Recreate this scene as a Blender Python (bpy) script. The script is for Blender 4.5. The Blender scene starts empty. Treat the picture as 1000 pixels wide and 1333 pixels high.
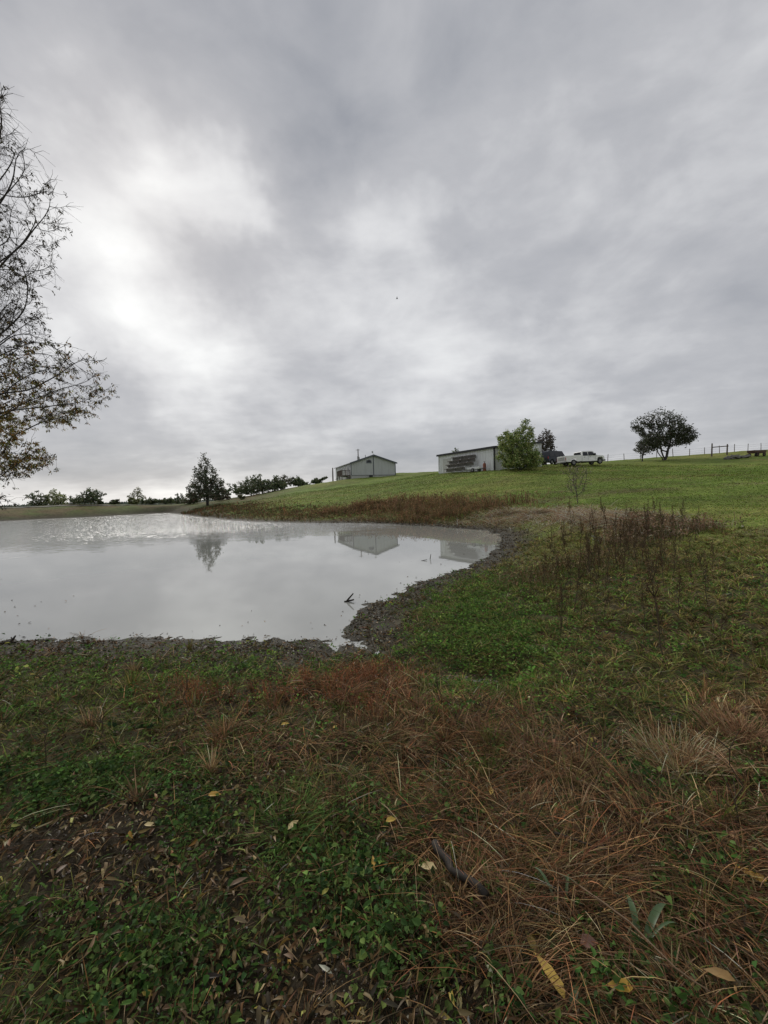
import bpy, math, random
import numpy as np
from mathutils import Vector, Matrix
R = math.radians
random.seed(7)
rng = np.random.default_rng(11)
scene = bpy.context.scene
C = scene.collection

# ------------------------------------------------------------------ camera
F = 540.0                      # focal length in pixels of a 1000 x 1333 frame
CAM = np.array([0.0, 0.0, 2.05])
PITCH = -math.atan(21.5 / F)
ROLL = R(1.7)
fw = np.array([0, math.cos(PITCH), math.sin(PITCH)])
up0 = np.array([0, -math.sin(PITCH), math.cos(PITCH)])
rt0 = np.array([1.0, 0, 0])
rt = rt0 * math.cos(ROLL) - up0 * math.sin(ROLL)
up = rt0 * math.sin(ROLL) + up0 * math.cos(ROLL)
cd = bpy.data.cameras.new('camera')
cam = bpy.data.objects.new('camera', cd)
C.objects.link(cam)
cd.sensor_fit = 'VERTICAL'; cd.sensor_height = 24.0; cd.lens = 24.0 * F / 1333.0
cd.clip_start = 0.05; cd.clip_end = 6000
mw = Matrix(((rt[0], up[0], -fw[0], CAM[0]), (rt[1], up[1], -fw[1], CAM[1]), (rt[2], up[2], -fw[2], CAM[2]), (0, 0, 0, 1)))
cam.matrix_world = mw
scene.camera = cam
scene.render.resolution_x = 768; scene.render.resolution_y = 1024

def ray(u, v):
    return fw + rt * ((u - 500) / F) + up * (-(v - 666.5) / F)
def pt(u, v, D):
    d = ray(u, v); return CAM + d * (D / d[1])
def project(X, Y, Z):
    d = np.stack([X - CAM[0], Y - CAM[1], Z - CAM[2]], -1)
    w = np.maximum(d @ fw, 1e-3)
    return 500 + F * (d @ rt) / w, 666.5 - F * (d @ up) / w, w

# ------------------------------------------------------------------ render settings
scene.view_settings.view_transform = 'Standard'
scene.view_settings.look = 'None'
scene.view_settings.exposure = 0.55
scene.view_settings.gamma = 1.0
scene.view_settings.use_curve_mapping = False
try:
    scene.cycles.max_bounces = 6
    scene.cycles.transparent_max_bounces = 8
except Exception:
    pass

# ------------------------------------------------------------------ world: overcast sky
SUN_EL, SUN_AZ = R(33), R(-29)          # azimuth from +Y, negative to the left
w = bpy.data.worlds.new('World'); scene.world = w; w.use_nodes = True
nt = w.node_tree; nt.nodes.clear()
N = nt.nodes.new; LK = nt.links.new
def wmath(op, a, b=None, c=None, clamp=False):
    n = N('ShaderNodeMath'); n.operation = op; n.use_clamp = clamp
    for i, q in enumerate((a, b, c)):
        if q is None: continue
        if isinstance(q, (int, float)): n.inputs[i].default_value = q
        else: LK(q, n.inputs[i])
    return n.outputs[0]
def wvec(op, a, b=None):
    n = N('ShaderNodeVectorMath'); n.operation = op
    for i, q in enumerate((a, b)):
        if q is None: continue
        if isinstance(q, (tuple, list)): n.inputs[i].default_value = q
        elif isinstance(q, (int, float)): n.inputs['Scale'].default_value = q
        else: LK(q, n.inputs[i])
    return n
def wnoise(vec, scale, detail, rough=0.55, dist=0.0):
    n = N('ShaderNodeTexNoise'); n.inputs['Scale'].default_value = scale
    n.inputs['Detail'].default_value = detail; n.inputs['Roughness'].default_value = rough
    n.inputs['Distortion'].default_value = dist
    LK(vec, n.inputs['Vector']); return n
out = N('ShaderNodeOutputWorld')
tc = N('ShaderNodeTexCoord')
dirn = wvec('NORMALIZE', tc.outputs['Generated']).outputs[0]
sep = N('ShaderNodeSeparateXYZ'); LK(dirn, sep.inputs[0])
zc = wmath('MAXIMUM', sep.outputs[2], 0.0)
den = wmath('ADD', zc, 0.17)
px = wmath('DIVIDE', sep.outputs[0], den); py = wmath('DIVIDE', sep.outputs[1], den)
comb = N('ShaderNodeCombineXYZ'); LK(px, comb.inputs[0]); LK(py, comb.inputs[1])
mp = N('ShaderNodeMapping'); LK(comb.outputs[0], mp.inputs[0])
mp.inputs['Rotation'].default_value = (0, 0, R(28)); mp.inputs['Scale'].default_value = (0.85, 1.0, 1.0)
mp.inputs['Location'].default_value = (7.3, 4.4, 0)
n1 = wnoise(mp.outputs[0], 0.8, 7, 0.52, 0.3)
n2 = wnoise(mp.outputs[0], 2.2, 8, 0.50, 0.15)
n3 = wnoise(mp.outputs[0], 7.0, 5, 0.5, 0.2)
dsc = wvec('MULTIPLY', dirn, (1.0, 1.0, 1.7)).outputs[0]
n4 = wnoise(dsc, 4.2, 9, 0.52, 0.35)
n5 = wnoise(dsc, 11.0, 7, 0.55, 0.3)
# warped direction so that the light patches get cloud-like edges
wn = wnoise(dirn, 2.6, 5, 0.6)
off = wvec('SUBTRACT', wn.outputs['Color'], (0.5, 0.5, 0.5)).outputs[0]
off = wvec('SCALE', off, 0.42).outputs[0]
wdir = wvec('NORMALIZE', wvec('ADD', dirn, off).outputs[0]).outputs[0]
def glow(u, v, sig_deg, amp, vec):
    d = ray(u, v); d = d / np.linalg.norm(d)
    k = 1.0 / (R(sig_deg) ** 2)
    dt = wvec('DOT_PRODUCT', vec, tuple(d)).outputs['Value']
    e = wmath('EXPONENT', wmath('MULTIPLY', wmath('SUBTRACT', dt, 1.0), k))
    return wmath('MULTIPLY', e, amp)
base = wmath('MULTIPLY_ADD', wmath('SUBTRACT', n1.outputs[0], 0.5), 0.32, 0.335)
base = wmath('MULTIPLY_ADD', wmath('SUBTRACT', n2.outputs[0], 0.5), 0.20, base)
base = wmath('MULTIPLY_ADD', wmath('SUBTRACT', n4.outputs[0], 0.5), 0.42, base)
base = wmath('MULTIPLY_ADD', wmath('SUBTRACT', n5.outputs[0], 0.5), 0.10, base)
base = wmath('MULTIPLY_ADD', wmath('SUBTRACT', n3.outputs[0], 0.5), 0.10, base)
for (u, v, s, a) in [(180, 440, 13, 0.16), (220, 420, 6, 0.13), (150, 370, 6, 0.08), (310, 450, 8, 0.08), (225, 222, 3.6, 0.18), (340, 262, 3.2, 0.20), (295, 235, 3, 0.07),
                     (512, 345, 4.5, 0.14), (560, 460, 5, 0.10), (430, 400, 4, .06), (145, 110, 6, 0.06), (620, 300, 6, 0.03),
                     (300, 330, 5, -0.09), (400, 215, 8, -0.04), (110, 545, 8, -0.10), (60, 60, 16, -0.08), (700, 430, 12, 0.02), (930, 360, 14, 0.03)]:
    base = wmath('ADD', base, glow(u, v, s, a, wdir))
# the light band low over the horizon
el = sep.outputs[2]
hb = wmath('EXPONENT', wmath('MULTIPLY', wmath('POWER', wmath('DIVIDE', wmath('SUBTRACT', el, 0.0), 0.045), 2.0), -1.0))
base = wmath('MULTIPLY_ADD', hb, 0.22, base)
db = wmath('EXPONENT', wmath('MULTIPLY', wmath('POWER', wmath('DIVIDE', wmath('SUBTRACT', el, 0.10), 0.05), 2.0), -1.0))
base = wmath('MULTIPLY_ADD', db, -0.055, base)
base = wmath('MAXIMUM', base, 0.05)
tint = N('ShaderNodeValToRGB'); LK(base, tint.inputs[0])
cr = tint.color_ramp
cr.elements[0].position = 0.12; cr.elements[0].color = (0.20, 0.21, 0.235, 1)
cr.elements[1].position = 0.80; cr.elements[1].color = (0.80, 0.81, 0.795, 1)
e = cr.elements.new(0.36); e.color = (0.345, 0.348, 0.364, 1)
e = cr.elements.new(0.50); e.color = (0.495, 0.497, 0.505, 1)
sky = N('ShaderNodeTexSky'); sky.sky_type = 'NISHITA'; sky.sun_disc = False
sky.sun_elevation = SUN_EL; sky.sun_rotation = SUN_AZ
bg1 = N('ShaderNodeBackground'); LK(sky.outputs[0], bg1.inputs[0]); bg1.inputs[1].default_value = 0.08
bg2 = N('ShaderNodeBackground'); LK(tint.outputs[0], bg2.inputs[0]); bg2.inputs[1].default_value = 1.0
mx = N('ShaderNodeMixShader'); mx.inputs[0].default_value = 0.95
LK(bg1.outputs[0], mx.inputs[1]); LK(bg2.outputs[0], mx.inputs[2]); LK(mx.outputs[0], out.inputs[0])

# ------------------------------------------------------------------ sun behind the cloud
sl = bpy.data.lights.new('sun', 'SUN'); sl.energy = 1.2; sl.angle = R(25); sl.color = (1.0, 0.96, 0.90)
so = bpy.data.objects.new('sun', sl); C.objects.link(so)
sdir = Vector((math.cos(SUN_EL) * math.sin(SUN_AZ), math.cos(SUN_EL) * math.cos(SUN_AZ), math.sin(SUN_EL)))
so.rotation_euler = sdir.to_track_quat('Z', 'Y').to_euler(); so.location = sdir * 100

# ------------------------------------------------------------------ helpers
def tag(o, label=None, cat=None, group=None, kind=None):
    if label: o['label'] = label
    if cat: o['category'] = cat
    if group: o['group'] = group
    if kind: o['kind'] = kind
    return o
def empty(name, loc=(0, 0, 0), rz=0.0):
    o = bpy.data.objects.new(name, None); o.location = loc; o.rotation_euler = (0, 0, rz)
    o.empty_display_size = 0.3
    C.objects.link(o); return o
def link_mesh(name, me, mat, parent=None):
    o = bpy.data.objects.new(name, me); C.objects.link(o)
    if mat: me.materials.append(mat)
    if parent: o.parent = parent
    return o
def mesh_np(name, V, tri=None, quad=None, col=None, smooth=False):
    V = np.asarray(V, np.float32).reshape(-1, 3)
    me = bpy.data.meshes.new(name)
    me.vertices.add(len(V)); me.vertices.foreach_set('co', V.ravel())
    li, st, n0 = [], [], 0
    if quad is not None and len(quad):
        q = np.asarray(quad, np.int32).reshape(-1, 4); li.append(q.ravel()); st.append(np.arange(len(q)) * 4); n0 = len(q) * 4
    if tri is not None and len(tri):
        t = np.asarray(tri, np.int32).reshape(-1, 3); li.append(t.ravel()); st.append(n0 + np.arange(len(t)) * 3)
    li = np.concatenate(li).astype(np.int32); st = np.concatenate(st).astype(np.int32)
    me.loops.add(len(li)); me.loops.foreach_set('vertex_index', li)
    me.polygons.add(len(st)); me.polygons.foreach_set('loop_start', st)
    if smooth: me.polygons.foreach_set('use_smooth', np.ones(len(st), bool))
    me.update(calc_edges=True)
    if col is not None:
        a = me.attributes.new('Col', 'FLOAT_COLOR', 'POINT')
        c4 = np.ones((len(V), 4), np.float32); c4[:, :3] = np.clip(col, 0, 1)
        a.data.foreach_set('color', c4.ravel())
    return me
class MB:
    def __init__(s): s.v = []; s.f = []
    def add(s, vs, fs):
        b = len(s.v); s.v += [tuple(map(float, p)) for p in vs]; s.f += [tuple(b + i for i in f) for f in fs]; return s
    def box(s, x0, x1, y0, y1, z0, z1):
        return s.add([(x0, y0, z0), (x1, y0, z0), (x1, y1, z0), (x0, y1, z0), (x0, y0, z1), (x1, y0, z1), (x1, y1, z1), (x0, y1, z1)],
                     [(0, 3, 2, 1), (4, 5, 6, 7), (0, 1, 5, 4), (1, 2, 6, 5), (2, 3, 7, 6), (3, 0, 4, 7)])
    def prism(s, prof, y0, y1, inset=None):     # profile in x,z extruded along y; inset(x,z)->shrink of y
        n = len(prof); g = inset or (lambda x, z: 0)
        vs = [(x, y0 + g(x, z), z) for x, z in prof] + [(x, y1 - g(x, z), z) for x, z in prof]
        fs = [tuple(range(n)), tuple(range(2 * n - 1, n - 1, -1))] + [(i, i + n, (i + 1) % n + n, (i + 1) % n) for i in range(n)]
        return s.add(vs, fs)
    def tube(s, pts, rad, n=8, cap=True):
        pts = [Vector(p) for p in pts]
        if not isinstance(rad, (list, tuple)): rad = [rad] * len(pts)
        rings = []; b = len(s.v)
        for i, p in enumerate(pts):
            d = (pts[min(i + 1, len(pts) - 1)] - pts[max(i - 1, 0)]).normalized()
            a = d.orthogonal().normalized() if i == 0 else (a - d * a.dot(d)).normalized()
            c = d.cross(a)
            for k in range(n):
                t = 2 * math.pi * k / n
                s.v.append(tuple(p + (a * math.cos(t) + c * math.sin(t)) * rad[i]))
        for i in range(len(pts) - 1):
            for k in range(n):
                s.f.append((b + i * n + k, b + i * n + (k + 1) % n, b + (i + 1) * n + (k + 1) % n, b + (i + 1) * n + k))
        if cap:
            s.f.append(tuple(b + k for k in range(n - 1, -1, -1))); s.f.append(tuple(b + (len(pts) - 1) * n + k for k in range(n)))
        return s
    def build(s, name, mat, parent=None, bevel=0, smooth=False):
        me = bpy.data.meshes.new(name); me.from_pydata(s.v, [], s.f); me.update()
        o = link_mesh(name, me, mat, parent)
        if bevel:
            m = o.modifiers.new('bevel', 'BEVEL'); m.width = bevel; m.segments = 2; m.limit_method = 'ANGLE'
        if smooth:
            for p in me.polygons: p.use_smooth = True
        return o

def vnoise(x, y, seed=0.0):
    xi = np.floor(x); yi = np.floor(y); fx = x - xi; fy = y - yi
    fx = fx * fx * (3 - 2 * fx); fy = fy * fy * (3 - 2 * fy)
    def h(a, b):
        s = np.sin(a * 127.1 + b * 311.7 + seed * 74.7) * 43758.5453
        return s - np.floor(s)
    return (h(xi, yi) * (1 - fx) + h(xi + 1, yi) * fx) * (1 - fy) + (h(xi, yi + 1) * (1 - fx) + h(xi + 1, yi + 1) * fx) * fy
def fbm(x, y, seed=0.0, o=4):
    s = 0; a = 0.5; t = 0
    for i in range(o):
        s = s + a * vnoise(x * 2 ** i, y * 2 ** i, seed + i * 3.3); t += a; a *= 0.5
    return s / t                       # 0..1
def sstep(a, b, x):
    t = np.clip((x - a) / (b - a), 0, 1); return t * t * (3 - 2 * t)

# ------------------------------------------------------------------ materials
def newmat(name):
    m = bpy.data.materials.new(name); m.use_nodes = True
    return m, m.node_tree, m.node_tree.nodes['Principled BSDF']
def flatmat(name, col, rough=0.6, metal=0.0, noise=0.25, scale=6.0, spec=0.4):
    m, t, p = newmat(name)
    n = t.nodes.new('ShaderNodeTexNoise'); n.inputs['Scale'].default_value = scale; n.inputs['Detail'].default_value = 6
    g = t.nodes.new('ShaderNodeTexCoord'); t.links.new(g.outputs['Object'], n.inputs['Vector'])
    mixn = t.nodes.new('ShaderNodeMix'); mixn.data_type = 'RGBA'
    mixn.inputs[6].default_value = (*[c * (1 - noise) for c in col], 1); mixn.inputs[7].default_value = (*[min(1, c * (1 + noise)) for c in col], 1)
    t.links.new(n.outputs[0], mixn.inputs[0]); t.links.new(mixn.outputs[2], p.inputs['Base Color'])
    p.inputs['Roughness'].default_value = rough; p.inputs['Metallic'].default_value = metal
    p.inputs['Specular IOR Level'].default_value = spec
    return m
def colmat(name, rough=0.65, spec=0.3, transl=0.0, nscale=0, namp=0.3):
    """takes the thing's own colours from the mesh attribute Col"""
    m, t, p = newmat(name)
    a = t.nodes.new('ShaderNodeAttribute'); a.attribute_name = 'Col'
    csock = a.outputs['Color']
    if nscale:
        g = t.nodes.new('ShaderNodeTexCoord'); n = t.nodes.new('ShaderNodeTexNoise'); n.inputs['Scale'].default_value = nscale; n.inputs['Detail'].default_value = 5
        t.links.new(g.outputs['Object'], n.inputs['Vector'])
        mr = t.nodes.new('ShaderNodeMapRange'); mr.inputs[3].default_value = 1 - namp; mr.inputs[4].default_value = 1 + namp
        t.links.new(n.outputs[0], mr.inputs[0])
        vm = t.nodes.new('ShaderNodeVectorMath'); vm.operation = 'SCALE'; t.links.new(csock, vm.inputs[0]); t.links.new(mr.outputs[0], vm.inputs['Scale'])
        csock = vm.outputs[0]
    t.links.new(csock, p.inputs['Base Color'])
    p.inputs['Roughness'].default_value = rough; p.inputs['Specular IOR Level'].default_value = spec
    if transl:
        tr = t.nodes.new('ShaderNodeBsdfTranslucent'); t.links.new(csock, tr.inputs[0])
        mxs = t.nodes.new('ShaderNodeMixShader'); mxs.inputs[0].default_value = transl
        o = t.nodes['Material Output']
        t.links.new(p.outputs[0], mxs.inputs[1]); t.links.new(tr.outputs[0], mxs.inputs[2]); t.links.new(mxs.outputs[0], o.inputs[0])
    return m
M_blade = colmat('grass_blades', 0.7, 0.10, 0.25)
M_wet = colmat('wet_litter', 0.5, 0.22)
M_leaf = colmat('tree_leaves', 0.55, 0.3, 0.3)
M_bark = flatmat('bark', (0.045, 0.038, 0.032), 0.85, noise=0.4, scale=20)
M_barkfar = flatmat('bark_grey', (0.06, 0.055, 0.05), 0.85, noise=0.3, scale=8)

# ------------------------------------------------------------------ the pond outline, on the water plane z = 0
def on_water(u, v):
    d = ray(u, v); k = -CAM[2] / d[2]; return (CAM + d * k)[:2]
shore_px = [(0, 834), (60, 832), (130, 833), (200, 831), (265, 830), (330, 832), (385, 834), (412, 837), (432, 839), (450, 838), (455, 832), (450, 826), (448, 818), (462, 802), (480, 788), (515, 772), (550, 757), (590, 744), (622, 731), (640, 718), (650, 708), (652, 699), (640, 692), (600, 688),
            (560, 685.5), (520, 683), (480, 681.5), (430, 681), (380, 681), (330, 679.5), (290, 677), (255, 673), (235, 670), (218, 668),
            (180, 670), (120, 673.5), (60, 676), (0, 679)]
shore = [on_water(u, v) for u, v in shore_px]
shore += [np.array(p) for p in [(-75, 62), (-85, 52), (-60, 40), (-40, 30), (-22, 19), (-16, 14), (-11.5, 10.5), (-8.2, 8.2)]]
shore = np.array(shore)
def sdist(x, y):
    x = np.asarray(x, float); y = np.asarray(y, float)
    best = np.full(x.shape, 1e9); inside = np.zeros(x.shape, bool)
    n = len(shore)
    for i in range(n):
        ax, ay = shore[i]; bx, by = shore[(i + 1) % n]
        ex, ey = bx - ax, by - ay
        t = np.clip(((x - ax) * ex + (y - ay) * ey) / (ex * ex + ey * ey), 0, 1)
        d = np.hypot(x - ax - t * ex, y - ay - t * ey); best = np.minimum(best, d)
        cr_ = ((ay > y) != (by > y)) & (x < (bx - ax) * (y - ay) / (by - ay + 1e-12) + ax)
        inside ^= cr_
    return np.where(inside, -best, best)

# ------------------------------------------------------------------ terrain heights
ctl = [(0, 0, .45), (0, 3, .33), (-3, 3, .3), (-6, 2, .42), (-12, 3, .6), (-9.5, 6, .42), (5, 2, .48), (10, 0, .9), (0, -8, .7), (-20, -5, 1.0), (-20, 5, .8), (-30, 14, 1), (-60, 20, 1.5), (20, -8, 2), (3, 4.2, .25),
       (14, 4, 1.05), (9, 7, .62), (0, -30, 1), (-60, -30, 1), (60, -30, 4), (30, 10, 2.0), (60, 10, 4.0)]
for (u, v, D) in [(600, 800, 6.4), (700, 760, 8.0), (900, 800, 5.3), (1000, 760, 6.3), (1000, 700, 11), (800, 690, 15), (700, 680, 19), (800, 650, 26), (1000, 650, 22), (740, 622, 42), (863, 620, 45),
                  (1000, 612, 50), (740, 606, 62), (740, 604, 75), (800, 600, 80), (863, 596.5, 80), (930, 591, 82), (1000, 585.5, 85), (1150, 574, 92),
                  (640, 655, 31), (640, 636, 42), (640, 614, 54), (572, 617, 66), (572, 616.5, 80), (540, 640, 45), (480, 664, 38), (480, 650, 50), (480, 632, 72), (457, 623, 89), (515, 618.5, 93), (440, 627.5, 100), (490, 618, 110),
                  (400, 665, 43), (400, 645, 65), (400, 631.5, 98), (350, 670, 44), (350, 655, 62), (350, 640.5, 92), (300, 666, 52), (300, 650, 82), (262, 664, 60), (262, 656.5, 74), (230, 661, 75), (225, 656.5, 84),
                  (180, 658.5, 76), (120, 660, 70), (60, 661.5, 67), (0, 662.5, 66), (-80, 664.5, 66)]:
    p = pt(u, v, D); ctl.append(tuple(p))
ctl += [(-40, 100, 1.0), (-90, 85, 0.6), (-60, 150, 0.3), (-25, 120, 3.0), (10, 150, 6.3), (60, 140, 8.5), (130, 120, 9.5), (130, 50, 7), (-110, 40, 1)]
for i in range(0, len(shore), 2): ctl.append((shore[i][0], shore[i][1], 0.02))
ctl = np.array(ctl); CR = 1.2
def phi(dx, dy): return np.sqrt(dx * dx + dy * dy + CR * CR)
nC = len(ctl)
A = np.zeros((nC + 1, nC + 1)); A[:nC, :nC] = -phi(ctl[:, None, 0] - ctl[None, :, 0], ctl[:, None, 1] - ctl[None, :, 1]) - np.eye(nC) * 0.0
A[:nC, nC] = 1; A[nC, :nC] = 1
A[:nC, :nC] += np.eye(nC) * (-0.15) * -1
wts = np.linalg.solve(A, np.append(ctl[:, 2], 0))
def rbf(x, y):
    s = np.full(x.shape, wts[nC])
    for i in range(nC): s = s - wts[i] * phi(x - ctl[i, 0], y - ctl[i, 1])
    return s
inlet = np.array([on_water(450, 836), on_water(500, 862), on_water(575, 885), on_water(640, 893)])
def H(x, y, full=False):
    x = np.asarray(x, float); y = np.asarray(y, float)
    sd = sdist(x, y); h = rbf(x, y); r = np.hypot(x, y)
    wob = (fbm(x * 1.3, y * 1.3, 5) - 0.5) * 0.5 * sstep(0, 1, np.abs(sd) + 0.5)
    s2 = sd + wob * np.clip(r / 12, 0.3, 1.5)
    ww = sstep(0.0, 3.0, s2)
    o = (1 - ww) * 0.05 * s2 + ww * np.maximum(h, 0.05 * np.minimum(s2, 3))
    i = np.maximum(0.06 * s2, -0.35)
    z = np.where(s2 > 0, o, i)
    # wet gully that runs inland from the inlet
    g = 1e9
    for k in range(3):
        a, b = inlet[k], inlet[k + 1]; e = b - a
        t = np.clip(((x - a[0]) * e[0] + (y - a[1]) * e[1]) / (e @ e), 0, 1)
        g = np.minimum(g, np.hypot(x - a[0] - t * e[0], y - a[1] - t * e[1]))
    gw = 1 - sstep(0.1, 0.6, g)
    z = z * (1 - gw * 0.93) + gw * (0.004 + (fbm(x * 7, y * 7, 12, 3) - .47) * .09)
    amp = sstep(0, 2.5, s2)
    z = z + (fbm(x * 1.1, y * 1.1, 9) - 0.5) * (0.10 * amp + 0.012) + (fbm(x * 6, y * 6, 2, 3) - 0.5) * (0.04 * amp + 0.03)
    z = z + (fbm(x * .45, y * .45, 14, 3) - .5) * .22 * sstep(12, 22, r) * sstep(2, 6, s2)
    z = z + (fbm(x * 0.09, y * 0.09, 4) - 0.5) * 0.5 * sstep(18, 50, r) * sstep(4, 12, s2)
    farf = sstep(160, 500, r)
    z = z * (1 - farf) + farf * -0.5
    return (z, sd) if full else z
def ground(u, v, Dmin=0.6, Dmax=140):
    Ds = np.exp(np.linspace(math.log(Dmin), math.log(Dmax), 900))
    d = ray(u, v); P = CAM[None] + d[None] * (Ds / d[1])[:, None]
    hz = H(P[:, 0], P[:, 1]); k = np.argmax(P[:, 2] < hz)
    return Vector(P[k])
def gz(x, y): return float(H(np.array([x]), np.array([y]))[0])

# ------------------------------------------------------------------ what grows where (plan of the bank, read off the photograph)
def G(u, v, cu, cv, su, sv): return np.exp(-((u - cu) / su) ** 2 - ((v - cv) / sv) ** 2)
def zones(x, y, z, sd):
    u, v, w_ = project(x, y, z)
    u = np.clip(u, -150, 1150); v = np.clip(v, 560, 1500)
    n = fbm(x * 1.6, y * 1.6, 21); n2 = fbm(x * 0.7, y * 0.7, 33); nf = fbm(x * 5, y * 5, 17, 3)
    r = np.hypot(x, y)
    mud = 1 - sstep(0.2, 1.35 + 0.04 * r, sd + (n - 0.5) * 0.8)
    mud = np.maximum(mud, 0.8 * (1 - sstep(0.5, 1.6, sd + (n - 0.5))) * G(u, v, 540, 790, 150, 110))
    rust = 1.2 * G(u, v, 405, 900, 45, 20) + 1.2 * G(u, v, 495, 905, 48, 26) + 0.75 * G(u, v, 350, 970, 130, 40) + 0.6 * G(u, v, 245, 908, 45, 14) + 1.3 * G(u, v, 640, 985, 160, 60) + 1.2 * G(u, v, 800, 1090, 260, 110) + 0.9 * G(u, v, 900, 1230, 260, 120) + 0.5 * G(u, v, 600, 1200, 130, 130) + 1.1 * G(u, v, 960, 940, 60, 50)
    rust = rust * (0.06 + .85 * sstep(.36, .62, n * .55 + nf * .45))
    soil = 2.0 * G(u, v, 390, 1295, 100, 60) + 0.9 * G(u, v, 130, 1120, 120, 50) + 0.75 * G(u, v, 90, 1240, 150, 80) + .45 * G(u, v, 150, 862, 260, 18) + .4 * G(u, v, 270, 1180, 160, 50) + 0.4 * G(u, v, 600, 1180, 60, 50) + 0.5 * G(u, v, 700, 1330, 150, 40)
    soil = soil * (0.3 + 1.4 * n) + 0.05 + .7 * sstep(.52, .7, fbm(x * 2.6, y * 2.6, 61)) * sstep(860, 960, v)  # bare soil; extra dark patches near the camera stand in for canopy shade
    green = 0.9 * G(u, v, 90, 930, 150, 50) + 0.7 * G(u, v, 210, 955, 70, 30) + 1.0 * G(u, v, 400, 1085, 75, 55) + 0.15 * G(u, v, 220, 1180, 200, 120) + 0.5 * G(u, v, 850, 870, 260, 70) + 0.5 * G(u, v, 750, 820, 200, 80) + 0.3
    green = green * (0.3 + 1.3 * n2)
    clover = 0.9 * G(u, v, 90, 1030, 130, 35) + 0.8 * G(u, v, 250, 1060, 90, 50) + 0.9 * G(u, v, 640, 850, 75, 55) + 0.6 * G(u, v, 620, 800, 70, 45) + 0.8 * G(u, v, 200, 1240, 180, 80) + .4 * G(u, v, 560, 1280, 120, 60) + 0.5 * G(u, v, 200, 870, 230, 20) + 0.5 * G(u, v, 440, 1160, 90, 60) + 0.12 + .45 * G(u, v, 800, 1130, 260, 130)
    clover = clover * (0.2 + 1.6 * nf)
    olive = (1.0 * G(u, v, 830, 850, 260, 70) + 0.8 * G(u, v, 900, 780, 200, 60) + 0.3) * sstep(980, 900, v) * sstep(520, 620, u)
    straw = 0.9 * G(u, v, 880, 985, 70, 40) + 0.5 * G(u, v, 960, 940, 50, 40)
    lawn = sstep(9, 16, r) * (1 - sstep(0, 1, mud))
    return dict(u=u, v=v, w=w_, n=n, n2=n2, nf=nf, r=r, mud=mud, rust=rust, soil=soil, green=green, clover=clover, olive=olive, straw=straw, lawn=lawn)

# ------------------------------------------------------------------ ground sheet
nx, ny = 760, 820
tx = np.linspace(-math.asinh(1500 / 3), math.asinh(1500 / 3), nx); xs = 3 * np.sinh(tx)
ty = np.linspace(-math.asinh(60 / 3.0), math.asinh(2500 / 3.0), ny); ys = 3 + 3 * np.sinh(ty)
GX, GY = np.meshgrid(xs, ys)
gx, gy = GX.ravel(), GY.ravel()
gzv, gsd = H(gx, gy, True)
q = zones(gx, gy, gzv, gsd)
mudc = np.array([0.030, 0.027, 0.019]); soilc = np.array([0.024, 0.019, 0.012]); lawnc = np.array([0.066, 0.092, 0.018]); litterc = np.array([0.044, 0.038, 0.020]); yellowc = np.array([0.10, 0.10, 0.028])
tanc = np.array([0.085, 0.062, 0.032])
col = np.tile(litterc, (len(gx), 1))
def lerp(a, b, t): return a * (1 - t[:, None]) + b * t[:, None]
big = fbm(gx * 0.05, gy * 0.12, 44, 5); mid = fbm(gx * 0.35, gy * 0.6, 45, 4)
lawn_col = lerp(np.tile(lawnc, (len(gx), 1)), yellowc, sstep(0.35, 0.75, big * 0.6 + mid * 0.4))
lawn_col = lerp(lawn_col, np.array([0.06, 0.05, 0.028]), 0.6 * sstep(0.55, 0.75, mid) * sstep(60, 25, q['r']))
lawn_col = lawn_col * (.7 + .6 * fbm(gx * .8, gy * .8, 81))[:, None] * (.75 + .5 * fbm(gx * .16, gy * .3, 82))[:, None]
col = lerp(col, lawn_col, q['lawn'])
# brown rough strip between the lawn and the water
u_, v_ = q['u'], q['v']
strip = (1 - sstep(2.0, 6.5, gsd + (q['n2'] - 0.5) * 3)) * sstep(12, 18, q['r'])
col = lerp(col, tanc * 0.8, 0.8 * strip * sstep(.32, .6, fbm(gx * .7, gy * .7, 77)))
damt = sstep(50, 60, gy) * sstep(-14, -24, gx)
col = lerp(col, lerp(np.tile(np.array([0.055, 0.066, 0.020]), (len(gx), 1)), np.array([0.070, 0.055, 0.026]), sstep(.4, .6, mid)), damt)
col = lerp(col, mudc, np.clip(q['mud'], 0, 1))
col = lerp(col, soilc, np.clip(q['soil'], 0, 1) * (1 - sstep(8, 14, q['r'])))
col = lerp(col, np.tile([0.035, 0.045, 0.025], (len(gx), 1)), sstep(150, 300, q['r']))
col = col * 2.1
ii = (np.arange(ny - 1)[:, None] * nx + np.arange(nx - 1)[None]).ravel()
quad = np.stack([ii, ii + 1, ii + nx + 1, ii + nx], 1)
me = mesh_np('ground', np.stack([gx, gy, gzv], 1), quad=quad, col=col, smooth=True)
m, t, p = newmat('ground')
a = t.nodes.new('ShaderNodeAttribute'); a.attribute_name = 'Col'
tco = t.nodes.new('ShaderNodeTexCoord')
def tn(s, d=6, r=0.6):
    n = t.nodes.new('ShaderNodeTexNoise'); n.inputs['Scale'].default_value = s; n.inputs['Detail'].default_value = d; n.inputs['Roughness'].default_value = r
    t.links.new(tco.outputs['Object'], n.inputs['Vector']); return n.outputs[0]
na, nb, nc = tn(30, 6, .7), tn(4.0, 6, .65), tn(1.2, 8, .7)
def mr(s, lo, hi, a0=0.3, a1=0.7):
    n = t.nodes.new('ShaderNodeMapRange'); n.inputs[1].default_value = a0; n.inputs[2].default_value = a1; n.inputs[3].default_value = lo; n.inputs[4].default_value = hi
    t.links.new(s, n.inputs[0]); return n.outputs[0]
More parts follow.
